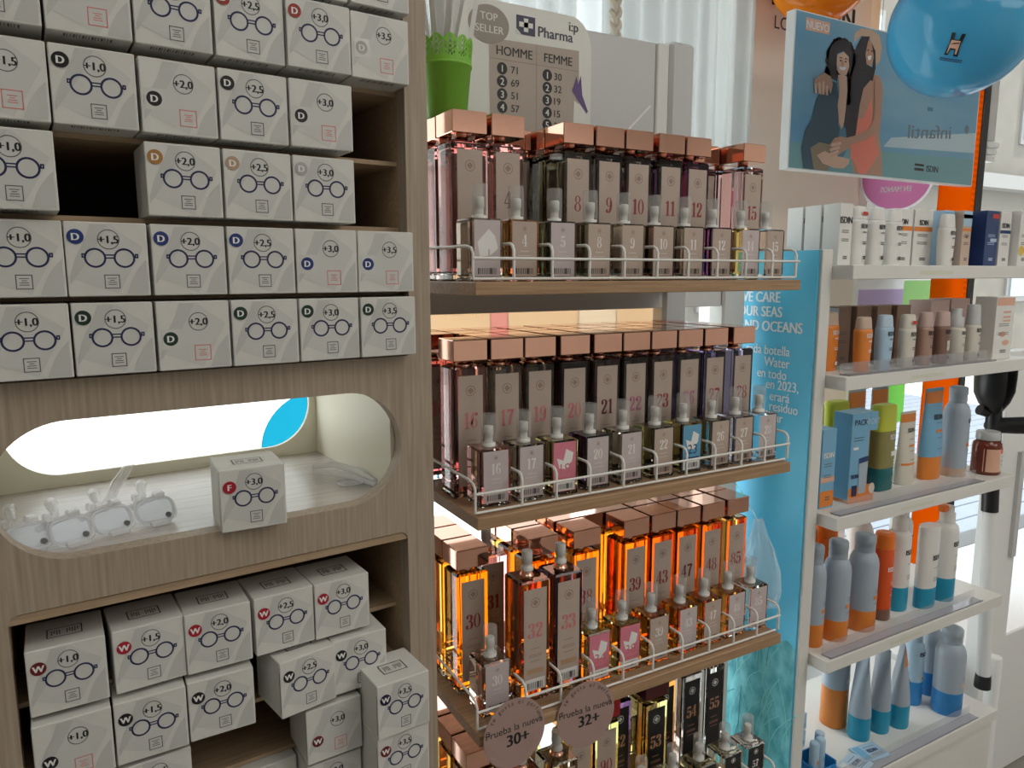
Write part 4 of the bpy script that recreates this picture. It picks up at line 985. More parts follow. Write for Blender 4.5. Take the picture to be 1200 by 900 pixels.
def pill(b, F, w, h): b.disc(F, -w * .2, h * .28, 0.011, 'p_yellow'); b.disc(F, w * .25, h * .30, 0.009, 'p_orange'); b.rect(F, -w * .2, w * .1, h * .78, h * .9, 'p_yellow')
carton(1.7800, 0.9000, 0, 0.040, 0.036, 0.1190, 'p_white', 'white carton with yellow capsules printed, right end of the top shelf', txt=None, extra=pill)
# shelf B
tottle(1.2180, 0.9320, 1, 0.0430, 0.028, 0.1120, 'p_orange', 'p_tan', 'orange lotion bottle set back beside the left upright', brand='ink_white')
carton(1.2330, 0.9900, 1, 0.030, 0.034, 0.1190, 'p_yellow', 'yellow carton behind the left orange lotion bottle', txt=None)
carton(1.2680, 0.9780, 1, 0.030, 0.034, 0.1170, 'p_grey', 'grey blue carton behind the orange bottles, second shelf', txt=None)
tottle(1.2620, 0.8905, 1, 0.0390, 0.026, 0.1040, 'p_orange', 'p_tan', 'orange lotion bottle with pale peach cap at the shelf front', brand='ink_white')
tottle(1.3260, 0.8905, 1, 0.0410, 0.026, 0.1060, 'p_sky', 'p_liteblue', 'pale blue lotion bottle on the second shelf')
tottle(1.3990, 0.8905, 1, 0.0410, 0.026, 0.1050, 'p_cream', 'p_cream', 'cream lotion bottle with red striped cap on the second shelf', band='p_red', capf=.26)
tottle(1.4580, 0.8905, 1, 0.0370, 0.026, 0.1080, 'p_brown', 'p_pinkbox', 'light brown lotion bottle with dusty pink cap', capf=.28)
def sq(p, F, w, h): p.rect(F, -.02 * w, .30 * w, h * .36, h * .62, 'p_cream', 4)
tottle(1.5160, 0.8905, 1, 0.0400, 0.026, 0.1080, 'p_dark', 'p_pinkbox', 'dark brown lotion bottle with a small cream label', capf=.28, extra=sq)
def pump(x, y, q, w, h, body, capm, label):
    r = w / 2; b = MB(); b.lathe([(r * .95, 0), (r, .002), (r, h * .60), (r * .92, h * .65), (r * .6, h * .66)], body, 28)
    c = MB(); c.lathe([(r * .80, h * .6605), (r * .80, h * .84), (r * .55, h * .85), (r * .55, h * .985), (r * .5, h)], capm, 24)
    p = MB(); F = curved(r, None, 2, .0006); p.text(F, BRAND, r * .2, h * .52, .0075, 'ink_black', 'c', .03, .8); lines(p, F, -r * .2, r * .6, [h * .46, h * .34, h * .31], 'ink_grey', .001, 4); p.rect(F, r * .2, r * .6, h * .08, h * .13, 'ink_black', 4)
    return put('pump_bottle', [('body', b), ('pump_head', c), ('print', p)], x, y, q, label, 'bottle', GP[q])
pump(1.5730, 0.8960, 1, 0.0390, 0.1120, 'p_cream', 'p_silver', 'cream pump bottle with silver collar on the second shelf')
tottle(1.6270, 0.8905, 1, 0.0370, 0.028, 0.1200, 'p_cream', 'p_silver', 'slim cream bottle with tall silver cap', capf=.36, taper=.95)
def orx(b, F, w, h): b.rect(F, -w * .48, w * .48, h * .86, h * .985, 'p_salmon'); b.disc(F, -w * .05, h * .40, .012, 'p_salmon', 12, .006); b.disc(F, w * .15, h * .26, .014, 'p_salmon', 12, .006); lines(b, F, -w * .1, w * .3, [h * .74, h * .66, h * .60], 'p_salmon', .004)
carton(1.7150, 0.8950, 1, 0.072, 0.045, 0.1350, 'p_white', 'white carton with salmon print at the right end, second shelf', txt=None, extra=orx)
carton(1.5560, 0.9460, 1, 0.066, 0.050, 0.1290, 'p_pinkbox', 'dusty pink carton behind the dark brown bottle', txt=None)
carton(1.6300, 0.9460, 1, 0.070, 0.050, 0.1310, 'p_pinkbox', 'dusty pink carton behind the silver capped bottle', txt=None)
for k in range(4): carton(1.3080 + k * 0.0500, 0.9900 - k * 0.010, 1, 0.046, 0.044, 0.1190 + 0.0004 * k, 'p_kraftbox', ['brown carton behind the pale blue bottle, second shelf', 'brown carton behind the gap right of the pale blue bottle', 'brown carton behind the cream bottle with red stripe', 'brown carton behind the light brown bottle'][k], txt=None)
# shelf C
def packx(b, F, w, h): b.rect(F, -w / 2 + .0003, w / 2 - .0003, .002, h * .16, 'p_orange')
carton(1.2010, 0.9220, 2, 0.040, 0.040, 0.1560, 'p_blue', 'blue carton with orange foot beside the left upright', brand='ink_white', bands=((.02, .22, 'p_orange'), (.33, .40, 'p_salmon')), bz=.64, bh=.011)
def pack():
    w, d, h = 0.0720, 0.044, 0.1800
    b = MB(); b.box(-w / 2, w / 2, -d / 2, d / 2, 0, 0.006, 'p_orange'); b.box(-w / 2, w * .20, -d / 2, d / 2, 0.006, h, 'p_blue', .0006); b.box(w * .2002, w / 2, -d / 2 + 0.0, d / 2, h * .80, h, 'p_blue'); b.box(w * .2002, w / 2, d / 2 - .002, d / 2, .006, h * .80, 'p_orange'); b.box(w * .2002, w / 2, -d / 2, -d / 2 + .001, .006, h * .19, 'p_orange'); b.box(w * .2002, w * .22, -d / 2 + .001, d / 2 - .002, .006, h * .8, 'p_orangered')
    F = front(-d / 2, .0005); F2 = front(-d / 2, .0008); F3 = front(-d / 2, .0011)
    b.rect(F, -w / 2 + .0003, w / 2 - .0003, .001, h * .17, 'p_orange'); b.text(F, 'PACK', -w * .40, h * .87, .0120, 'ink_navy', 'l', .015, .85); b.text(F, 'SPORT', w * .02, h * .87, .0120, 'p_liteblue', 'l', -.01, .8)
    lines(b, F, -w * .40, -w * .02, [h * .73, h * .70], 'ink_navy'); b.rect(F, -w * .40, -w * .2, h * .60, h * .63, 'ink_white'); b.poly(F2, [(-w * .12, h * .10), (w * .16, h * .10), (w * .20, h * .52), (-w * .16, h * .50)], 'p_grey'); b.poly(F3, [(-w * .15, h * .44), (w * .19, h * .46), (w * .2, h * .52), (-w * .16, h * .50)], 'p_navy')
    b.text(F2, BRAND, -w * .28, h * .28, .0085, 'ink_navy', 'c', .03, .75); b.rect(F2, -w * .38, -w * .18, h * .08, h * .20, 'ink_navy'); b.disc(F3, w * .40, h * .14, .0085, 'p_cream', 20, .011)
    put('gift_pack', [('b', b)], 1.2950, 0.9160, 2, 'blue and orange pack with cut away corner and PACK lettering', 'box', GP[2], R(-4))
pack()
def lime(x, y, label, h=0.1820):
    w, d = 0.0600, 0.034; hc = h * .70
    c = MB(); c.oval([(hc, w / 2 * .98, d / 2 * .98), (h * .96, w / 2 * .97, d / 2 * .97), (h * .99, w / 2 * .90, d / 2 * .9), (h, w / 2 * .78, d / 2 * .75)], 'p_lime', 32, 3.2)
    b = MB(); b.oval([(h * .27, w / 2 * .98, d / 2), (hc - .0004, w / 2 * .98, d / 2)], 'p_oliveg', 32, 3.2); l = MB(); l.oval([(0, w / 2 * .92, d / 2 * .92), (.003, w / 2 * .97, d / 2 * .99), (h * .2697, w / 2 * .98, d / 2)], 'p_tealg', 32, 3.2)
    F = curved(w / 2 * .98, d / 2, 3.2, .0007); p = MB(); p.text(F, BRAND, w * .24, hc * .86, .0110, 'ink_white', 'c', .03, .75); p.rect(F, w * .10, w * .34, hc * .58, hc * .66, 'ink_white', 4); lines(p, F, w * .24, w * .36, [hc * t for t in (.5, .45, .40, .34, .2, .16)], 'ink_white', .0012, 2)
    put('two_phase_bottle', [('body', b), ('lower_liquid', l), ('cap', c), ('print', p)], x, y, 2, label, 'bottle', GP[2])
lime(1.4080, 0.9320, 'flat olive and teal bottle with lime yellow cap at the shelf front')
lime(1.2800, 1.0100, 'lime capped bottle behind the gap left of the pack', 0.183)
lime(1.3550, 1.0060, 'lime capped bottle directly behind the blue orange pack', 0.183)
tube(1.4960, 0.9350, 2, 0.0540, 0.030, 0.1580, 'p_cream', 'p_cream', 'cream coloured tube carton with orange top band', bands=((.86, .97, 'p_orange'), (.27, .30, 'p_orange')), caph=.06)
tube(1.5850, 0.9350, 2, 0.0680, 0.036, 0.2020, 'p_blue', 'p_orange', 'big blue tube with orange top and orange cap', bands=((.84, .965, 'p_orange'),), bz=.66, brh=.012)
spray(1.6560, 0.9230, 2, 0.0540, 0.2030, 'p_grey', 'p_tan', 'grey spray bottle with orange shoulder ring on the third shelf', lowf=.12, capm='p_grey', bz=.74, badge='p_orange')
tube(1.4400, 1.0200, 2, 0.0600, 0.034, 0.2000, 'p_grey', 'p_grey', 'grey blue tube with orange top behind the lime bottle', bands=((.80, .965, 'p_orange'),), caph=.12)
tube(1.5200, 1.0200, 2, 0.0600, 0.034, 0.2000, 'p_grey', 'p_grey', 'grey blue tube with orange top behind the cream tube', bands=((.80, .965, 'p_orange'),), caph=.12)
def vit():
    r = 0.0300
    b = MB(); b.lathe([(r * .93, 0), (r, .003), (r, .062), (r * .95, .070), (r * .78, .075), (r * .72, .078)], 'p_amber', 32)
    c = MB(); c.lathe([(r * .80, .0784), (r * .82, .080), (r * .82, .094), (r * .76, .0965)], 'p_silver', 32)
    l = MB(); F = curved(r, None, 2, .0004); F2 = curved(r, None, 2, .0008)
    l.rect(F, -r * .96, r * .96, .008, .060, 'p_salmon', 18); l.rect(F2, -r * .1, r * .96, .012, .050, 'p_cream', 10); l.rect(F2, 0, r * .96, .050, .060, 'p_orangered', 10); l.rect(F2, r * .2, r * .9, .009, .016, 'p_yellow', 6)
    F3 = curved(r, None, 2, .0012); lines(l, F3, r * .1, r * .8, [.042, .034, .031, .024], 'ink_grey', .0012, 5)
    put('vitamin_jar', [('body', b), ('lid', c), ('label', l)], 1.7380, 0.8950, 2, 'amber vitamin jar with silver lid at the right end', 'jar', GP[2])
vit()
# shelf D
SP = 'grey spray can with orange base, '
spray(1.2010, 0.9170, 3, 0.0450, 0.2080, 'p_grey', 'p_orange', SP + 'nearest the left upright, fourth shelf', showbrand=False, lowf=.28)
spray(1.2640, 0.9130, 3, 0.0540, 0.2080, 'p_grey', 'p_orange', SP + 'second from the left upright', showbrand=False, lowf=.26)
spray(1.3500, 0.9140, 3, 0.0580, 0.2050, 'p_grey', 'p_orange', SP + 'beside the dark orange spray', showbrand=False, lowf=.27)
spray(1.1990, 0.9720, 3, 0.0450, 0.2150, 'p_grey', 'p_orange', SP + 'set back behind the leftmost one', showbrand=False)
spray(1.4250, 0.9200, 3, 0.0400, 0.1930, 'p_orangered', 'p_dark', 'dark orange cylindrical spray with white lettering', lowf=.16, capm='p_bright', shape='cyl', brand='ink_white', badge='p_red', bz=.70, bx=.004)
def sided(x, y, q, w, h, label, flat=False, nozzle=False, cap='p_white'):
    r = w / 2; lowf = .28
    b = MB(); b.lathe([(r * .96, 0), (r, .002), (r, h * lowf * .9)], 'p_teal', 28, cap1=False, sy=.62 if flat else 1)
    if flat:
        t = MB(); t.lathe([(r, h * lowf * .9), (r, h * .955), (r * .97, h * .985), (r * .93, h)], 'p_white', 28, cap0=False, sy=.62); parts = [('base_band', b), ('body', t)]
    else:
        t = MB(); t.lathe([(r, h * lowf * .9), (r, h * .74), (r * .93, h * .79), (r * .7, h * .825), (r * .5, h * .83)], 'p_white', 28, cap0=False)
        c = MB(); c.lathe([(r * .62, h * .8305), (r * .62, h * .93), (r * .50, h * .94), (r * .50, h)], cap, 24); parts = [('base_band', b), ('body', t), ('spray_head', c)]
        if nozzle: c2 = MB(); c2.box(-r * 1.1, -r * .3, -r * .3, r * .3, h * .955, h * 1.02, 'p_bright', .002); parts.append(('nozzle', c2))
    p = MB(); F = curved(r, r * .62 if flat else r, 2, .0007); p.text(F, BRAND, r * .25, h * .60, .0115, 'ink_black', 'c', .03, .8); lines(p, F, -r * .1, r * .7, [h * .50, h * .38, h * .36, h * .34], 'ink_grey', .001, 5); lines(p, F, -r * .1, r * .7, [h * .18, h * .15, h * .10], 'p_deep', .001, 5)
    parts.append(('print', p))
    put('sun_milk_bottle', parts, x, y, q, label, 'bottle', GP[q])
sided(1.4980, 0.9350, 3, 0.0510, 0.2170, 'white spray bottle with teal base beside the dark orange spray')
sided(1.5640, 0.9080, 3, 0.0590, 0.1870, 'flat topped white bottle with teal base at the shelf front', flat=True)
sided(1.6370, 0.9130, 3, 0.0520, 0.2180, 'white bottle with teal base and bright orange nozzle', nozzle=True)
sided(1.5900, 0.9900, 3, 0.0500, 0.2150, 'white spray bottle with teal base set back in the middle')
spray(1.2900, 1.0150, 3, 0.0560, 0.2000, 'p_bright', 'p_bright', 'orange spray behind the second grey can', shape='cyl', brand='ink_white', badge=None)
spray(1.3600, 1.0200, 3, 0.0560, 0.2000, 'p_bright', 'p_bright', 'orange spray behind the third grey can', shape='cyl', brand='ink_white', badge=None)
spray(1.4700, 1.0100, 3, 0.0560, 0.2230, 'p_white', 'p_teal', 'pale spray standing behind the dark orange spray', shape='dome', badge=None)
# shelf E
spray(1.3950, 0.9930, 4, 0.0580, 0.1900, 'p_grey', 'p_orange', 'grey can with tall orange base at the back left', lowf=.60, shape='cyl', brand='ink_white', badge=None)
def bullet(x, y, w, d, h, label, band=None, rz=0.0):
    tube(x, y, 4, w, d, h, 'p_grey', 'p_teal', label, bands=band or (), caph=.27, rz=rz)
bullet(1.4000, 0.9320, 0.0500, 0.046, 0.2000, 'grey tube on teal cap, left of the three tubes', rz=R(62))
bullet(1.4620, 0.9270, 0.0480, 0.044, 0.2000, 'grey tube on teal cap, middle of the three tubes', rz=R(70))
bullet(1.5180, 0.9180, 0.0520, 0.046, 0.2020, 'grey tube on teal cap with orange top mark', ((.74, .95, 'p_orange'),), rz=R(40))
spray(1.6300, 0.9560, 4, 0.0430, 0.1900, 'p_sky', 'p_deep', 'pale blue spray with black lettering and deep blue base', lowf=.38, brand='ink_black', brh=.011, bx=.004, bz=.80)
spray(1.7050, 0.9620, 4, 0.0500, 0.2000, 'p_grey', 'p_deep', 'grey can with deep blue base, second from the right', lowf=.36, showbrand=False)
spray(1.6680, 0.8950, 4, 0.0640, 0.2080, 'p_grey', 'p_deep', 'large grey can with bright blue base at the right front', lowf=.33, showbrand=False, badge='p_salmon')
random.seed(4)
for k, (x, y, zz, a) in enumerate(((1.1990, 0.990, 0, 5), (1.2010, 0.992, 0.038, -8), (1.2000, 0.988, 0.076, 10), (1.2480, 0.992, 0, -6), (1.2460, 0.990, 0.038, 8))):
    b = MB(); b.box(-0.021, 0.021, -0.026, 0.026, 0, 0.0375, 'p_sky', .0008); b.rect(front(-.026, .0003), -.018, .018, .006, .016, 'p_blue'); b.rect(lambda u, v: Vector((u, v, .0378)), -.016, .016, -.02, .0, 'p_liteblue')
    o = b.build('small_carton', None, (x, y, HZ[4] + zz + .0003 + .0002 * k), R(a)); tag(o, ['bottom small blue carton of the stack by the upright', 'middle small blue carton of the stack by the upright', 'topmost small blue carton of the stack by the upright', 'lower small blue carton of the short pile', 'upper small blue carton of the short pile'][k], 'box', 'small blue cartons on the lowest shelf')
# counter tray with lip balm sticks
mat('tray_blue', (0.02, 0.26, 0.62), .35)
b = MB(); b.box(-.032, .032, -.026, .026, 0, .004, 'tray_blue'); b.box(-.032, -.029, -.026, .026, .004, .030, 'tray_blue'); b.box(.029, .032, -.026, .026, .004, .030, 'tray_blue'); b.box(-.029, .029, -.026, -.0235, .004, .022, 'tray_blue'); b.box(-.029, .029, .0235, .026, .004, .034, 'tray_blue')
o = b.build('counter_tray', None, (1.2160, 0.9000, HZ[4] + .0003)); tag(o, 'bright blue counter tray holding lip balm sticks', 'tray')
for k, (dx, dy) in enumerate(((-.018, -.010), (.003, -.008), (.020, .008))):
    b = MB(); b.lathe([(.0095, 0), (.0095, .042)], 'p_sky', 20); b.rect(curved(.0095, None, 2, .0004), -.002, .008, .028, .037, 'p_orange' if k == 0 else 'p_blue', 5)
    c = MB(); c.lathe([(.0097, .0424), (.0097, .070), (.0085, .0725), (.005, .0735)], 'p_liteblue' if k == 2 else 'p_sky', 20)
    t = thing('lip_balm_stick', ['blue lip balm stick with orange label in the tray', 'plain blue lip balm stick in the middle of the tray', 'pale capped lip balm stick at the tray right end'][k], 'lip balm', (1.2160 + dx, 0.9000 + dy, HZ[4] + .0048), 0, 'lip balm sticks in the blue tray'); b.build('body', t); c.build('cap', t)
for k, (x, y, a, m1, m2, lab) in enumerate(((1.300, 0.868, 12, 'p_liteblue', 'p_white', 'pale blue folded leaflet at the front left of lowest shelf'), (1.365, 0.880, -8, 'p_sky', 'p_blue', 'blue printed leaflet lying right of the pale one'))):
    b = MB(); b.box(-.034, .034, -.024, .024, 0, .004, m1, .0005); T_ = lambda u, v: Vector((u, v, .0044)); b.rect(T_, -.030, -.012, -.02, .02, m2); b.text(lambda u, v: Vector((u, v, .0047)), 'Sun' if False else BRAND, .008, -.004, .010, 'ink_navy', 'c', .03, .8); lines(b, T_, -.005, .025, [-.010, -.014, .012], 'ink_grey')
    o = b.build('leaflet', None, (x, y, HZ[4] + .0022 + .0001 * k), R(a)); tag(o, lab, 'leaflet', 'leaflets on the lowest shelf')

# ------------------------------------------------------------------ window side: poster, cards, banners
for n_, c_ in dict(ad_sky=(0.10, 0.24, 0.36), ad_sea=(0.11, 0.22, 0.24), ad_skin=(0.42, 0.27, 0.20), ad_skin2=(0.30, 0.17, 0.12), ad_hair=(0.020, 0.017, 0.020), ad_coral=(0.50, 0.14, 0.10), ad_jacket=(0.03, 0.06, 0.085), ad_shirt=(0.05, 0.13, 0.20), ad_khaki=(0.17, 0.13, 0.09), ad_hat=(0.36, 0.25, 0.18), ad_salmon=(0.45, 0.27, 0.20), reflection_grey=(0.10, 0.13, 0.15), ad_white=(0.66, 0.66, 0.64), reflection_pale=(0.28, 0.36, 0.40)).items():
    mat(n_, tuple(min(.85, c * 1.7) for c in c_), 0.22)
m = MATS['ad_sky']; nz(m, (1.2, 1, 4), 1.6, (0.13, 0.34, 0.54), (0.26, 0.45, 0.55), 0.3, 0.75)
po = thing('beach_poster', 'glossy poster of two laughing women at the beach, hung before the window', 'poster', (1.83, 1.26, 1.697))
def PP(b, n): return b.build(n, po, (-1.83, -1.26, -1.697))
b = MB(); b.box(1.447, 2.215, 1.25, 1.275, 1.697, 2.054, 'frame_white', 0.001); PP(b, 'board')
b = MB(); f = lambda e: plane((0, 1.2496 - e, 0), (1, 0, 0), (0, 0, 1))
b.rect(f(0), 1.451, 2.211, 1.700, 2.051, 'ad_sky'); b.poly(f(.0002), [(1.451, 1.700), (2.211, 1.700), (2.211, 1.772), (1.95, 1.766), (1.451, 1.759)], 'ad_sea'); b.poly(f(.0002), [(1.80, 1.775), (2.211, 1.79), (2.211, 1.845), (1.83, 1.80)], 'reflection_pale')  # pale band is a glass reflection painted over the sky and sea print
PP(b, 'background_with_reflection')
AD = {'hat': [(1.656, 2.009), (1.659, 2.032), (1.684, 2.046), (1.722, 2.049), (1.754, 2.04), (1.766, 2.014), (1.764, 1.984), (1.749, 1.965), (1.739, 2.001), (1.72, 2.025), (1.686, 2.03)], 'lhair': [(1.572, 1.984), (1.585, 2.0), (1.613, 2.011), (1.643, 2.008), (1.658, 1.986), (1.656, 1.956), (1.648, 1.932), (1.642, 1.941), (1.642, 1.974), (1.621, 1.984), (1.598, 1.975), (1.599, 1.942), (1.604, 1.913), (1.581, 1.917), (1.567, 1.951)], 'lface': [(1.598, 1.971), (1.621, 1.983), (1.64, 1.974), (1.645, 1.951), (1.637, 1.932), (1.622, 1.925), (1.606, 1.933), (1.598, 1.952)], 'lmouth': [(1.608, 1.946), (1.634, 1.949), (1.63, 1.942), (1.615, 1.94)], 'rhair': [(1.668, 2.001), (1.686, 2.028), (1.717, 2.032), (1.71, 2.017), (1.704, 1.989), (1.711, 1.966), (1.738, 1.96), (1.736, 1.936), (1.705, 1.908), (1.695, 1.867), (1.687, 1.797), (1.675, 1.776), (1.646, 1.787), (1.636, 1.827), (1.641, 1.894), (1.655, 1.936), (1.659, 1.976)], 'rhair2': [(1.725, 2.019), (1.742, 2.001), (1.747, 1.961), (1.739, 1.929), (1.726, 1.931), (1.734, 1.959), (1.737, 1.987)], 'rface': [(1.705, 2.019), (1.72, 2.023), (1.733, 2.01), (1.737, 1.987), (1.731, 1.967), (1.715, 1.962), (1.704, 1.979), (1.7, 2.002)], 'rmouth': [(1.713, 1.985), (1.728, 1.989), (1.725, 1.978), (1.717, 1.976)], 'rbody': [(1.699, 1.914), (1.735, 1.947), (1.765, 1.944), (1.779, 1.924), (1.784, 1.855), (1.781, 1.799), (1.796, 1.757), (1.803, 1.701), (1.688, 1.702), (1.668, 1.762), (1.669, 1.83), (1.68, 1.879)], 'suit': [(1.665, 1.862), (1.675, 1.871), (1.691, 1.839), (1.709, 1.834), (1.73, 1.869), (1.737, 1.888), (1.746, 1.865), (1.749, 1.824), (1.763, 1.797), (1.782, 1.756), (1.761, 1.73), (1.735, 1.701), (1.71, 1.701), (1.689, 1.729), (1.673, 1.738), (1.669, 1.796)], 'jacket': [(1.583, 1.911), (1.604, 1.909), (1.619, 1.865), (1.618, 1.812), (1.636, 1.786), (1.63, 1.758), (1.597, 1.739), (1.557, 1.726), (1.541, 1.701), (1.5, 1.701), (1.49, 1.748), (1.499, 1.787), (1.52, 1.816), (1.534, 1.863), (1.552, 1.891)], 'chest': [(1.605, 1.928), (1.638, 1.929), (1.644, 1.895), (1.642, 1.854), (1.639, 1.82), (1.63, 1.802), (1.62, 1.818), (1.611, 1.858), (1.615, 1.891)], 'trousers': [(1.522, 1.75), (1.553, 1.766), (1.595, 1.763), (1.61, 1.74), (1.59, 1.701), (1.539, 1.701)], 'shirt': [(1.624, 1.812), (1.646, 1.807), (1.658, 1.761), (1.641, 1.732), (1.608, 1.743), (1.622, 1.771)], 'hand1': [(1.519, 1.903), (1.536, 1.917), (1.557, 1.926), (1.58, 1.92), (1.588, 1.902), (1.582, 1.88), (1.572, 1.896), (1.566, 1.878), (1.556, 1.893), (1.548, 1.872), (1.54, 1.889), (1.526, 1.888)], 'rarm': [(1.751, 1.946), (1.77, 1.937), (1.78, 1.91), (1.78, 1.855), (1.773, 1.811), (1.734, 1.79), (1.68, 1.772), (1.629, 1.761), (1.614, 1.765), (1.617, 1.776), (1.678, 1.791), (1.732, 1.811), (1.752, 1.838), (1.752, 1.879), (1.745, 1.92)], 'hand2': [(1.589, 1.761), (1.606, 1.78), (1.631, 1.786), (1.671, 1.782), (1.664, 1.761), (1.631, 1.745), (1.611, 1.733), (1.598, 1.737), (1.615, 1.752)], 'hand3': [(1.546, 1.735), (1.574, 1.747), (1.604, 1.738), (1.64, 1.737), (1.667, 1.734), (1.666, 1.723), (1.647, 1.71), (1.611, 1.709), (1.568, 1.717)]}
def tri(pts): return [pts]
for part, order in (('printed_woman_in_hat', (('rbody', 'ad_skin2'), ('suit', 'ad_coral'), ('hat', 'ad_hat'), ('rface', 'ad_skin2'), ('rmouth', 'ad_white'), ('rhair2', 'ad_hair'), ('rhair', 'ad_hair'))),
                    ('printed_woman_in_jacket', (('jacket', 'ad_jacket'), ('trousers', 'ad_khaki'), ('shirt', 'ad_shirt'), ('lhair', 'ad_hair'), ('chest', 'ad_skin'), ('lface', 'ad_skin'), ('lmouth', 'ad_white'))),
                    ('printed_hands', (('rarm', 'ad_skin2'), ('hand3', 'ad_skin'), ('hand2', 'ad_skin2'), ('hand1', 'ad_skin2')))):
    b = MB(); e0 = {'printed_woman_in_hat': 0.0004, 'printed_woman_in_jacket': 0.0012, 'printed_hands': 0.0020}[part]
    for k, (n_, m_) in enumerate(order):
        pts = AD[n_]; V, Fc = curve_mesh([pts], 0.0); F = f(e0 + 0.0001 * k)
        b.add([F(v[0], v[1]) for v in V], Fc, m_)
    if part == 'printed_woman_in_jacket':
        F = f(0.0020)
        for x in (1.612, 1.630): b.disc(F, x, 1.961, 0.0035, 'ad_hair', 10, 0.0022)
        rb = random.Random(9)
        for k in range(40):
            a = 2 * PI * k / 40; b.disc(f(0.00115), 1.616 + 0.046 * math.cos(a), 1.966 + 0.040 * math.sin(a), rb.uniform(.007, .012), 'ad_hair', 10)
        for k in range(14): b.disc(f(0.00114), 1.574 + rb.uniform(-.008, .008), 1.955 - k * .0045, .009, 'ad_hair', 10); b.disc(f(0.00114), 1.652 + rb.uniform(-.006, .006), 1.955 - k * .007, .010, 'ad_hair', 10)
        b.poly(f(.0021), [(1.612, 1.9525), (1.620, 1.9475), (1.625, 1.953), (1.620, 1.966)], 'ad_skin2'); b.ribbon(f(.0021), [(1.606, 1.966), (1.612, 1.9685), (1.617, 1.9665)], .002, 'ad_hair'); b.ribbon(f(.0021), [(1.625, 1.9665), (1.631, 1.9685), (1.636, 1.966)], .002, 'ad_hair')
    if part == 'printed_woman_in_hat':
        F = f(0.0011)
        for x in (1.713, 1.728): b.disc(F, x, 1.999, 0.003, 'ad_hair', 10, 0.002)
    if part == 'printed_hands':
        for k in range(4):
            b.ribbon(f(.0024), [(1.526 + k * .014, 1.898 + (k % 3) * .004), (1.530 + k * .013, 1.876)], .0085, 'ad_skin'); b.ribbon(f(.0024), [(1.632 - k * .004, 1.770 - k * .010), (1.596 - k * .004, 1.762 - k * .012)], .0075, 'ad_skin')
    PP(b, part)
b = MB(); F = f(.0004); F2 = f(.0007)
b.poly(F, [(1.484, 2.041), (1.569, 2.041), (1.568, 2.014), (1.485, 2.013)], 'ad_salmon'); b.text(F2, 'NUEVO', 1.526, 2.018, .018, 'ad_white', 'c', .01, .95)
PP(b, 'printed_badge'); b = MB()
b.text(plane((0, 1.2492, -.075 * 1.995), (1, 0, .075), (0, 0, 1)), 'infantil', 1.995, 1.812, .036, 'reflection_grey', 'c', .01, 1.5, True); b.disc(F, 2.165, 1.850, .011, 'reflection_grey', 20, .012); b.text(F, 'textura invisible', 1.90, 1.780, .012, 'reflection_pale', 'c', 0, 1.1, True)  # sign reflected in the glass, painted on as mirrored letters
PP(b, 'reflected_lettering'); b = MB()
b.text(F, 'ISDIN', 2.018, 1.725, .017, 'ad_hair', 'c', .03, .95); b.rect(F, 1.938, 1.980, 1.737, 1.743, 'ad_hair'); b.rect(F, 1.938, 1.980, 1.725, 1.732, 'ad_hair'); b.rect(F, 1.975, 2.0, 1.882, 1.892, 'ad_shirt')
PP(b, 'printed_logo')
for x in (1.78, 2.14):
    b = MB(); b.tube([(x, 1.2625, 2.054), (x, 1.2625, 2.70)], 0.0006, 'ink_grey', 5); PP(b, 'hanging_wire')
# pink round card, its upper half behind the poster
b = MB(); cpt = Vector((2.067, 1.385, 1.728)); dirx = Vector((0.5571, -0.8305, 0))
dn = Vector((0.8305, 0.5571, 0)); rC = 0.0974
T = lambda e: (lambda x, y: cpt - dn * e + dirx * x + Vector((0, 0, y)))
Tm = Matrix(((dirx.x, 0, dn.x, cpt.x), (dirx.y, 0, dn.y, cpt.y), (0, 1, 0, cpt.z), (0, 0, 0, 1)))
b.lathe([(rC, 0.001), (rC, -0.001)], 'film_white', 40, False, T=Tm); b.disc(T(.0016), 0, 0, rC * .93, 'film_pink', 40); b.text(T(.0022), 'EN MANOS', 0, -.040, .016, 'ink_white', 'c', .03, .72, True); b.text(T(.0022), 'PIDE', 0, .010, .016, 'ink_white', 'c', .03, .8, True)
o = b.build('round_card'); tag(o, 'round pink card with white rim and mirrored lettering under the beach poster', 'card')
b = MB(); b.box(1.880, 2.232, 1.352, 1.354, 1.352, 1.62, 'film_white'); F = plane((0, 1.3515, 0), (1, 0, 0), (0, 0, 1)); b.rect(F, 1.882, 2.090, 1.354, 1.405, 'film_lilac'); b.rect(F, 2.090, 2.230, 1.354, 1.43, 'film_lime')
for x in (1.905, 2.185): b.lathe([(0.018, -.002), (0.018, .002)], 'film_lime' if x > 2 else 'film_white', 20, False, T=Matrix.Translation((x, 1.353, 1.344)) @ Matrix.Rotation(PI / 2, 4, 'X'))
o = b.build('window_card'); b = MB(); b.box(2.030, 2.135, 1.352, 1.354, 1.0, 1.3515, 'film_lime'); b.build('lower_strip', o); tag(o, 'white card with lilac and lime halves glowing between upper sunscreen shelves', 'card')
b = MB(); b.box(2.142, 2.325, 1.300, 1.303, 0.4405, 2.45, 'film_orange'); bn = tag(b.build('orange_banner'), 'tall bright orange banner strip in front of the right window', 'banner')
b = MB(); b.box(2.326, 2.360, 1.298, 1.325, 0.4405, 2.45, 'black_frame', .001); b.build('black_post', bn)
b = MB()
for k in range(70): b.rect(plane((0, 1.2995, 0), (1, 0, 0), (0, 0, 1)), 2.305, 2.323, 1.2 + k * .0175, 1.209 + k * .0175, 'balloon_orange')
b.build('ticked_edge', bn)
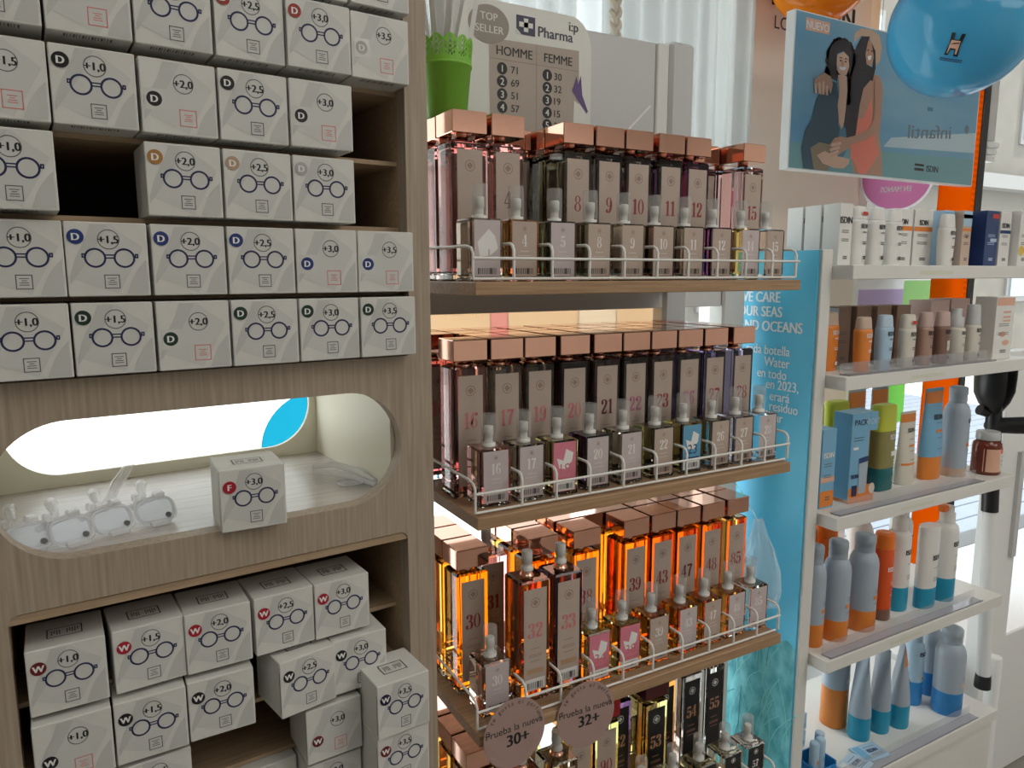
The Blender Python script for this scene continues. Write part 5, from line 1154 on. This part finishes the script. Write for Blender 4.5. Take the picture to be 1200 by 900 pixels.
b = MB(); b.box(2.365, 2.405, 1.300, 1.320, 1.845, 2.06, 'grey_lacquer', .002); hb = tag(b.build('window_bracket', None), 'grey bracket with white knuckles beside the orange banner', 'bracket')
b = MB()
for k in range(3): b.box(2.362, 2.424 - .008 * k, 1.296, 1.322, 1.785 + .020 * (2 - k), 1.803 + .020 * (2 - k), 'frame_white', .003)
b.build('hinge_knuckle', hb)
b = MB(); b.box(2.045, 2.36, 1.385, 1.387, 2.05, 2.45, 'sheet_orange'); o = b.build('orange_sheet'); tag(o, 'orange sheet hanging behind the top edge of the beach poster', 'banner')
b = MB(); Tm = Matrix.Translation((0.383, 1.521, 1.093)) @ Matrix.Rotation(PI / 2, 4, 'X'); b.lathe([(0.118, -.0006), (0.118, .0006)], 'film_cyan', 48, False, T=Tm); o = b.build('window_sticker'); tag(o, 'round cyan sticker on the window seen through the oval opening', 'sticker')

# ------------------------------------------------------------------ balloons
def rubber(name, col, tr):
    m = bpy.data.materials.new(name); m.use_nodes = True; nt = m.node_tree; out = nt.nodes['Material Output']; b = nt.nodes['Principled BSDF']
    b.inputs['Base Color'].default_value = (*col, 1); b.inputs['Roughness'].default_value = .12
    t = nt.nodes.new('ShaderNodeBsdfTranslucent'); t.inputs[0].default_value = (*col, 1); x = nt.nodes.new('ShaderNodeMixShader'); x.inputs[0].default_value = tr
    nt.links.new(b.outputs[0], x.inputs[1]); nt.links.new(t.outputs[0], x.inputs[2]); nt.links.new(x.outputs[0], out.inputs[0]); MATS[name] = m
rubber('rubber_blue', (0.10, 0.52, 0.80), .35); rubber('rubber_orange', (0.95, 0.36, 0.01), .45)
def balloon(c, r, m, label, axis, deco=None):
    t = thing('balloon', label, 'balloon', c, 0, None)
    prof = []
    for i in range(25):
        a = -PI / 2 + PI * i / 24; z = r * 1.06 * math.sin(a); rr_ = r * math.cos(a) * (1 + .06 * math.sin(a)); prof.append((max(rr_, .0008), z))
    q = Vector((0, 0, -1)).rotation_difference(Vector(axis)).to_matrix().to_4x4()
    b = MB(); b.lathe(prof, m, 40, True, T=q); b.build('skin', t)
    k = MB(); k.lathe([(.004, -r * 1.045), (.006, -r * 1.075), (.010, -r * 1.10), (.004, -r * 1.105)], m, 14, T=q); k.build('knot', t)
    e = Vector(axis).normalized() * r * 1.09
    s = MB(); s.tube([tuple(e), (e.x, e.y, 2.70 - c[2])], .0007, 'ink_white', 5); s.build('string', t)
    if deco: deco(t)
def hdeco(t):
    d0 = Vector((-0.8063, -0.3748, -0.4576)).normalized()
    ux = Vector((0.5310, -0.7996, -0.2806)).normalized(); uy = (d0.cross(ux)) * 1.0
    if uy.z < 0: uy = -uy
    def F(e): return lambda x, y: (d0 * (1 - .5 * (x * x + y * y)) + ux * x + uy * y).normalized() * (0.1425 + e)
    b = MB(); G = F(.0); H = F(.0006)
    b.poly(G, [(-.085, .14), (-.04, .14), (-.03, .06), (.03, .06), (.04, .14), (.085, .14), (.07, 0), (.085, -.15), (.03, -.15), (.02, -.07), (-.03, -.07), (-.04, -.15), (-.085, -.15), (-.07, 0)], 'ink_black')
    b.poly(H, [(-.055, .05), (.055, .05), (.06, -.03), (.06, -.12), (.04, -.12), (.03, -.05), (-.04, -.05), (-.05, -.12), (-.06, -.12), (-.06, 0)], 'p_salmon')
    b.poly(H, [(-.07, .01), (.05, .03), (.05, .015), (-.06, -.005)], 'ink_black'); lines(b, G, -.12, .16, [-.20, -.225], 'ink_navy', .012, 6)
    b.build('printed_emblem', t)
balloon((1.584, 0.938, 1.950), 0.134, 'rubber_blue', 'big glossy blue balloon with small printed emblem, upper right', (0.86, -0.35, 0.36), hdeco)
balloon((1.607, 1.315, 2.192), 0.120, 'rubber_orange', 'orange balloon at the top edge above the beach poster', (0.1, 0.0, 1))

# ------------------------------------------------------------------ crutch, posts, bag
ck = thing('forearm_crutch', 'forearm crutch with black cuff and pale tube beside the sunscreen shelves', 'crutch', (1.832, 0.905, 0.4405))
def CB(b, n): return b.build(n, ck, (-1.832, -0.905, -0.4405))
b = MB(); b.tube([(1.832, .902, .470), (1.832, .924, .895)], .0155, 'frame_white', 20); CB(b, 'lower_tube')
b = MB(); b.lathe([(.0185, .4405), (.0185, .452), (.0172, .472), (.0165, .474)], 'black_plastic', 20, T=Matrix.Translation((1.832, .902, 0))); CB(b, 'rubber_foot')
b = MB(); b.tube([(1.832, .924, .885), (1.832, .930, 1.00), (1.832, .936, 1.13), (1.834, .940, 1.20)], [.0185, .0185, .017, .015], 'black_plastic', 20); CB(b, 'upper_tube')
b = MB(); b.tube([(1.832, .950, 1.095), (1.832, .936, 1.093), (1.852, .895, 1.098), (1.885, .840, 1.106)], [.012, .018, .020, .022], 'black_plastic', 16); CB(b, 'hand_grip')
b = MB(); n = 20; secs = []
for z, r in ((1.125, .020), (1.145, .040), (1.17, .052), (1.205, .054), (1.234, .054)):
    o_, i_ = [], []
    for k in range(n + 1):
        a = R(-20 + 250 * k / n); o_.append((1.836 + r * math.cos(a), .935 + r * math.sin(a) * .9, z))
        i_.append((1.836 + (r - .005) * math.cos(a), .935 + (r - .005) * math.sin(a) * .9, z))
    secs.append(o_ + i_[::-1])
b.loft(secs, 'black_plastic', True); CB(b, 'forearm_cuff')
b = MB(); b.tube([(1.832, .938, 1.118), (1.800, .952, 1.132)], [.010, .013], 'black_plastic', 12); CB(b, 'adjust_knob')
b = MB(); b.box(1.945, 2.055, 0.965, 1.010, 0, 1.26, 'frame_white', .002); b.box(2.020, 2.040, 0.955, 0.966, .72, 1.0, 'grey_lacquer'); struct(b.build('trim_2'))
b = MB(); b.lathe([(.017, 0), (.017, .50), (.015, .505)], 'frame_white', 20, T=Matrix.Translation((1.885, .905, 0))); o = b.build('white_pole'); tag(o, 'short white pole at the bottom right corner', 'pole')
rb = random.Random(2); b = MB(); secs = []
for z, r in ((.800, .012), (.815, .030), (.845, .038), (.885, .036), (.925, .028), (.955, .017), (.985, .008)):
    secs.append([(1.090 - (z - .8) * .10 + r * (1 + rb.uniform(-.22, .22)) * math.cos(2 * PI * k / 22) * .85, 0.950 + r * (1 + rb.uniform(-.22, .22)) * math.sin(2 * PI * k / 22), z + rb.uniform(-.004, .004)) for k in range(22)])
b.loft(secs, 'bag_film', False); b.tube([(1.072, .950, .98), (1.066, .99, 1.03), (1.058, 1.0195, 1.06)], .0015, 'bag_film', 5)
o = b.build('plastic_bag'); tag(o, 'crumpled clear plastic bag hanging beside the blue panel', 'bag')

# ------------------------------------------------------------------ clear folded reading glasses in the oval opening
def folded(u, n, a, label, temple=None, short=False):
    t = thing('clear_glasses', label, 'reading glasses', cw(u, n, 1.2094), CA + R(a), 'clear folded reading glasses in the oval opening')
    def ringpath(dx, dy, dz, tilt, w=.0172, h=.0125):
        pts = []
        for k in range(25):
            q = 2 * PI * k / 24; c, d = math.cos(q), math.sin(q); x = w * math.copysign(abs(c) ** .62, c); v = h * math.copysign(abs(d) ** .62, d)
            pts.append((dx + x, dy + (v + h) * math.sin(tilt), dz + .0022 + (v + h) * math.cos(tilt)))
        return pts
    for nm, dy, tl in (('front_rim', 0, R(38)), ('rear_rim', .0065, R(38))):
        b = MB(); P = ringpath(0, dy, 0, tl); b.tube(P, .0014, 'acrylic_rim', 8); rim = b.build(nm, t)
        l = MB(); l.add(P[:-1], [tuple(range(24))], 'acrylic_lens'); l.build('lens', rim)
    b = MB(); b.box(-.009, .009, -.008, -.0005, 0.0004, .0060, 'acrylic_rim', .0012); b.build('nose_block', t)
    b = MB(); b.box(-.017, -.010, .0180, .0290, .0200, .0280, 'acrylic_rim', .0015); b.box(.002, .012, .018, .029, .0195, .0270, 'acrylic_rim', .0015); b.build('hinge_block', t)
    b = MB(); F = lambda x, y: Vector((.009 + x, .0030 + y * .6 - .0021, .0080 + y * .79)); b.disc(F, 0, 0, .0029, 'ink_grey', 14); b.build('price_dot', t)
    b = MB(); b.tube([(-.006, .026, .024), (-.003, .044, .027), (.002, .062, .026), (.005, .072, .020)], [.0030, .0046, .0058, .0045], 'acrylic_rim', 8); b.build('temple', t)
    if not short: b = MB(); b.tube([(.012, .024, .022), (-.004, .034, .016), (-.016, .046, .008)], [.0026, .003, .0034], 'acrylic_rim', 8); b.build('temple', t)
    if temple:
        b = MB(); b.tube([Vector((0, .03, .018)), Vector(temple) * .5 + Vector((0, .02, .008)), Vector(temple)], [.0040, .0058, .0048], 'acrylic_rim', 10); b.build('temple', t)
folded(-0.2735, 0.052, 8, 'clear folded glasses standing alone left of the F box')
folded(-0.3105, 0.046, 14, 'clear folded glasses at the right end of the row of three', (.050, .095, .040))
folded(-0.3450, 0.034, 16, 'clear folded glasses in the middle of the row of three')
folded(-0.3775, 0.034, 16, 'clear folded glasses cut by the photo edge', short=True)
t = thing('clear_glasses', 'pair of clear glasses lying flat in the right end of the oval opening', 'reading glasses', cw(-0.062, 0.085, 1.2094), CA, 'clear folded reading glasses in the oval opening')
b = MB(); b.tube([(-.026, .060, .0095), (-.004, .048, .0115), (.010, .010, .010), (.016, -.030, .0060)], [.003, .0042, .0040, .003], 'acrylic_rim', 10); b.build('temple', t)
b = MB(); b.tube([(-.030, .050, .0055), (-.010, .030, .0060), (.004, -.005, .0055), (.012, -.040, .0040)], [.003, .0042, .0040, .003], 'acrylic_rim', 10); b.build('temple', t)
b = MB(); P = [(-.004 + .015 * math.copysign(abs(math.cos(2 * PI * k / 24)) ** .62, math.cos(2 * PI * k / 24)), -.008 + .012 * math.copysign(abs(math.sin(2 * PI * k / 24)) ** .62, math.sin(2 * PI * k / 24)), .0022 + .00004 * k) for k in range(25)]; b.tube(P, .0014, 'acrylic_rim', 8); r_ = b.build('rim', t); l = MB(); l.add(P[:-1], [tuple(range(24))], 'acrylic_lens'); l.build('lens', r_)
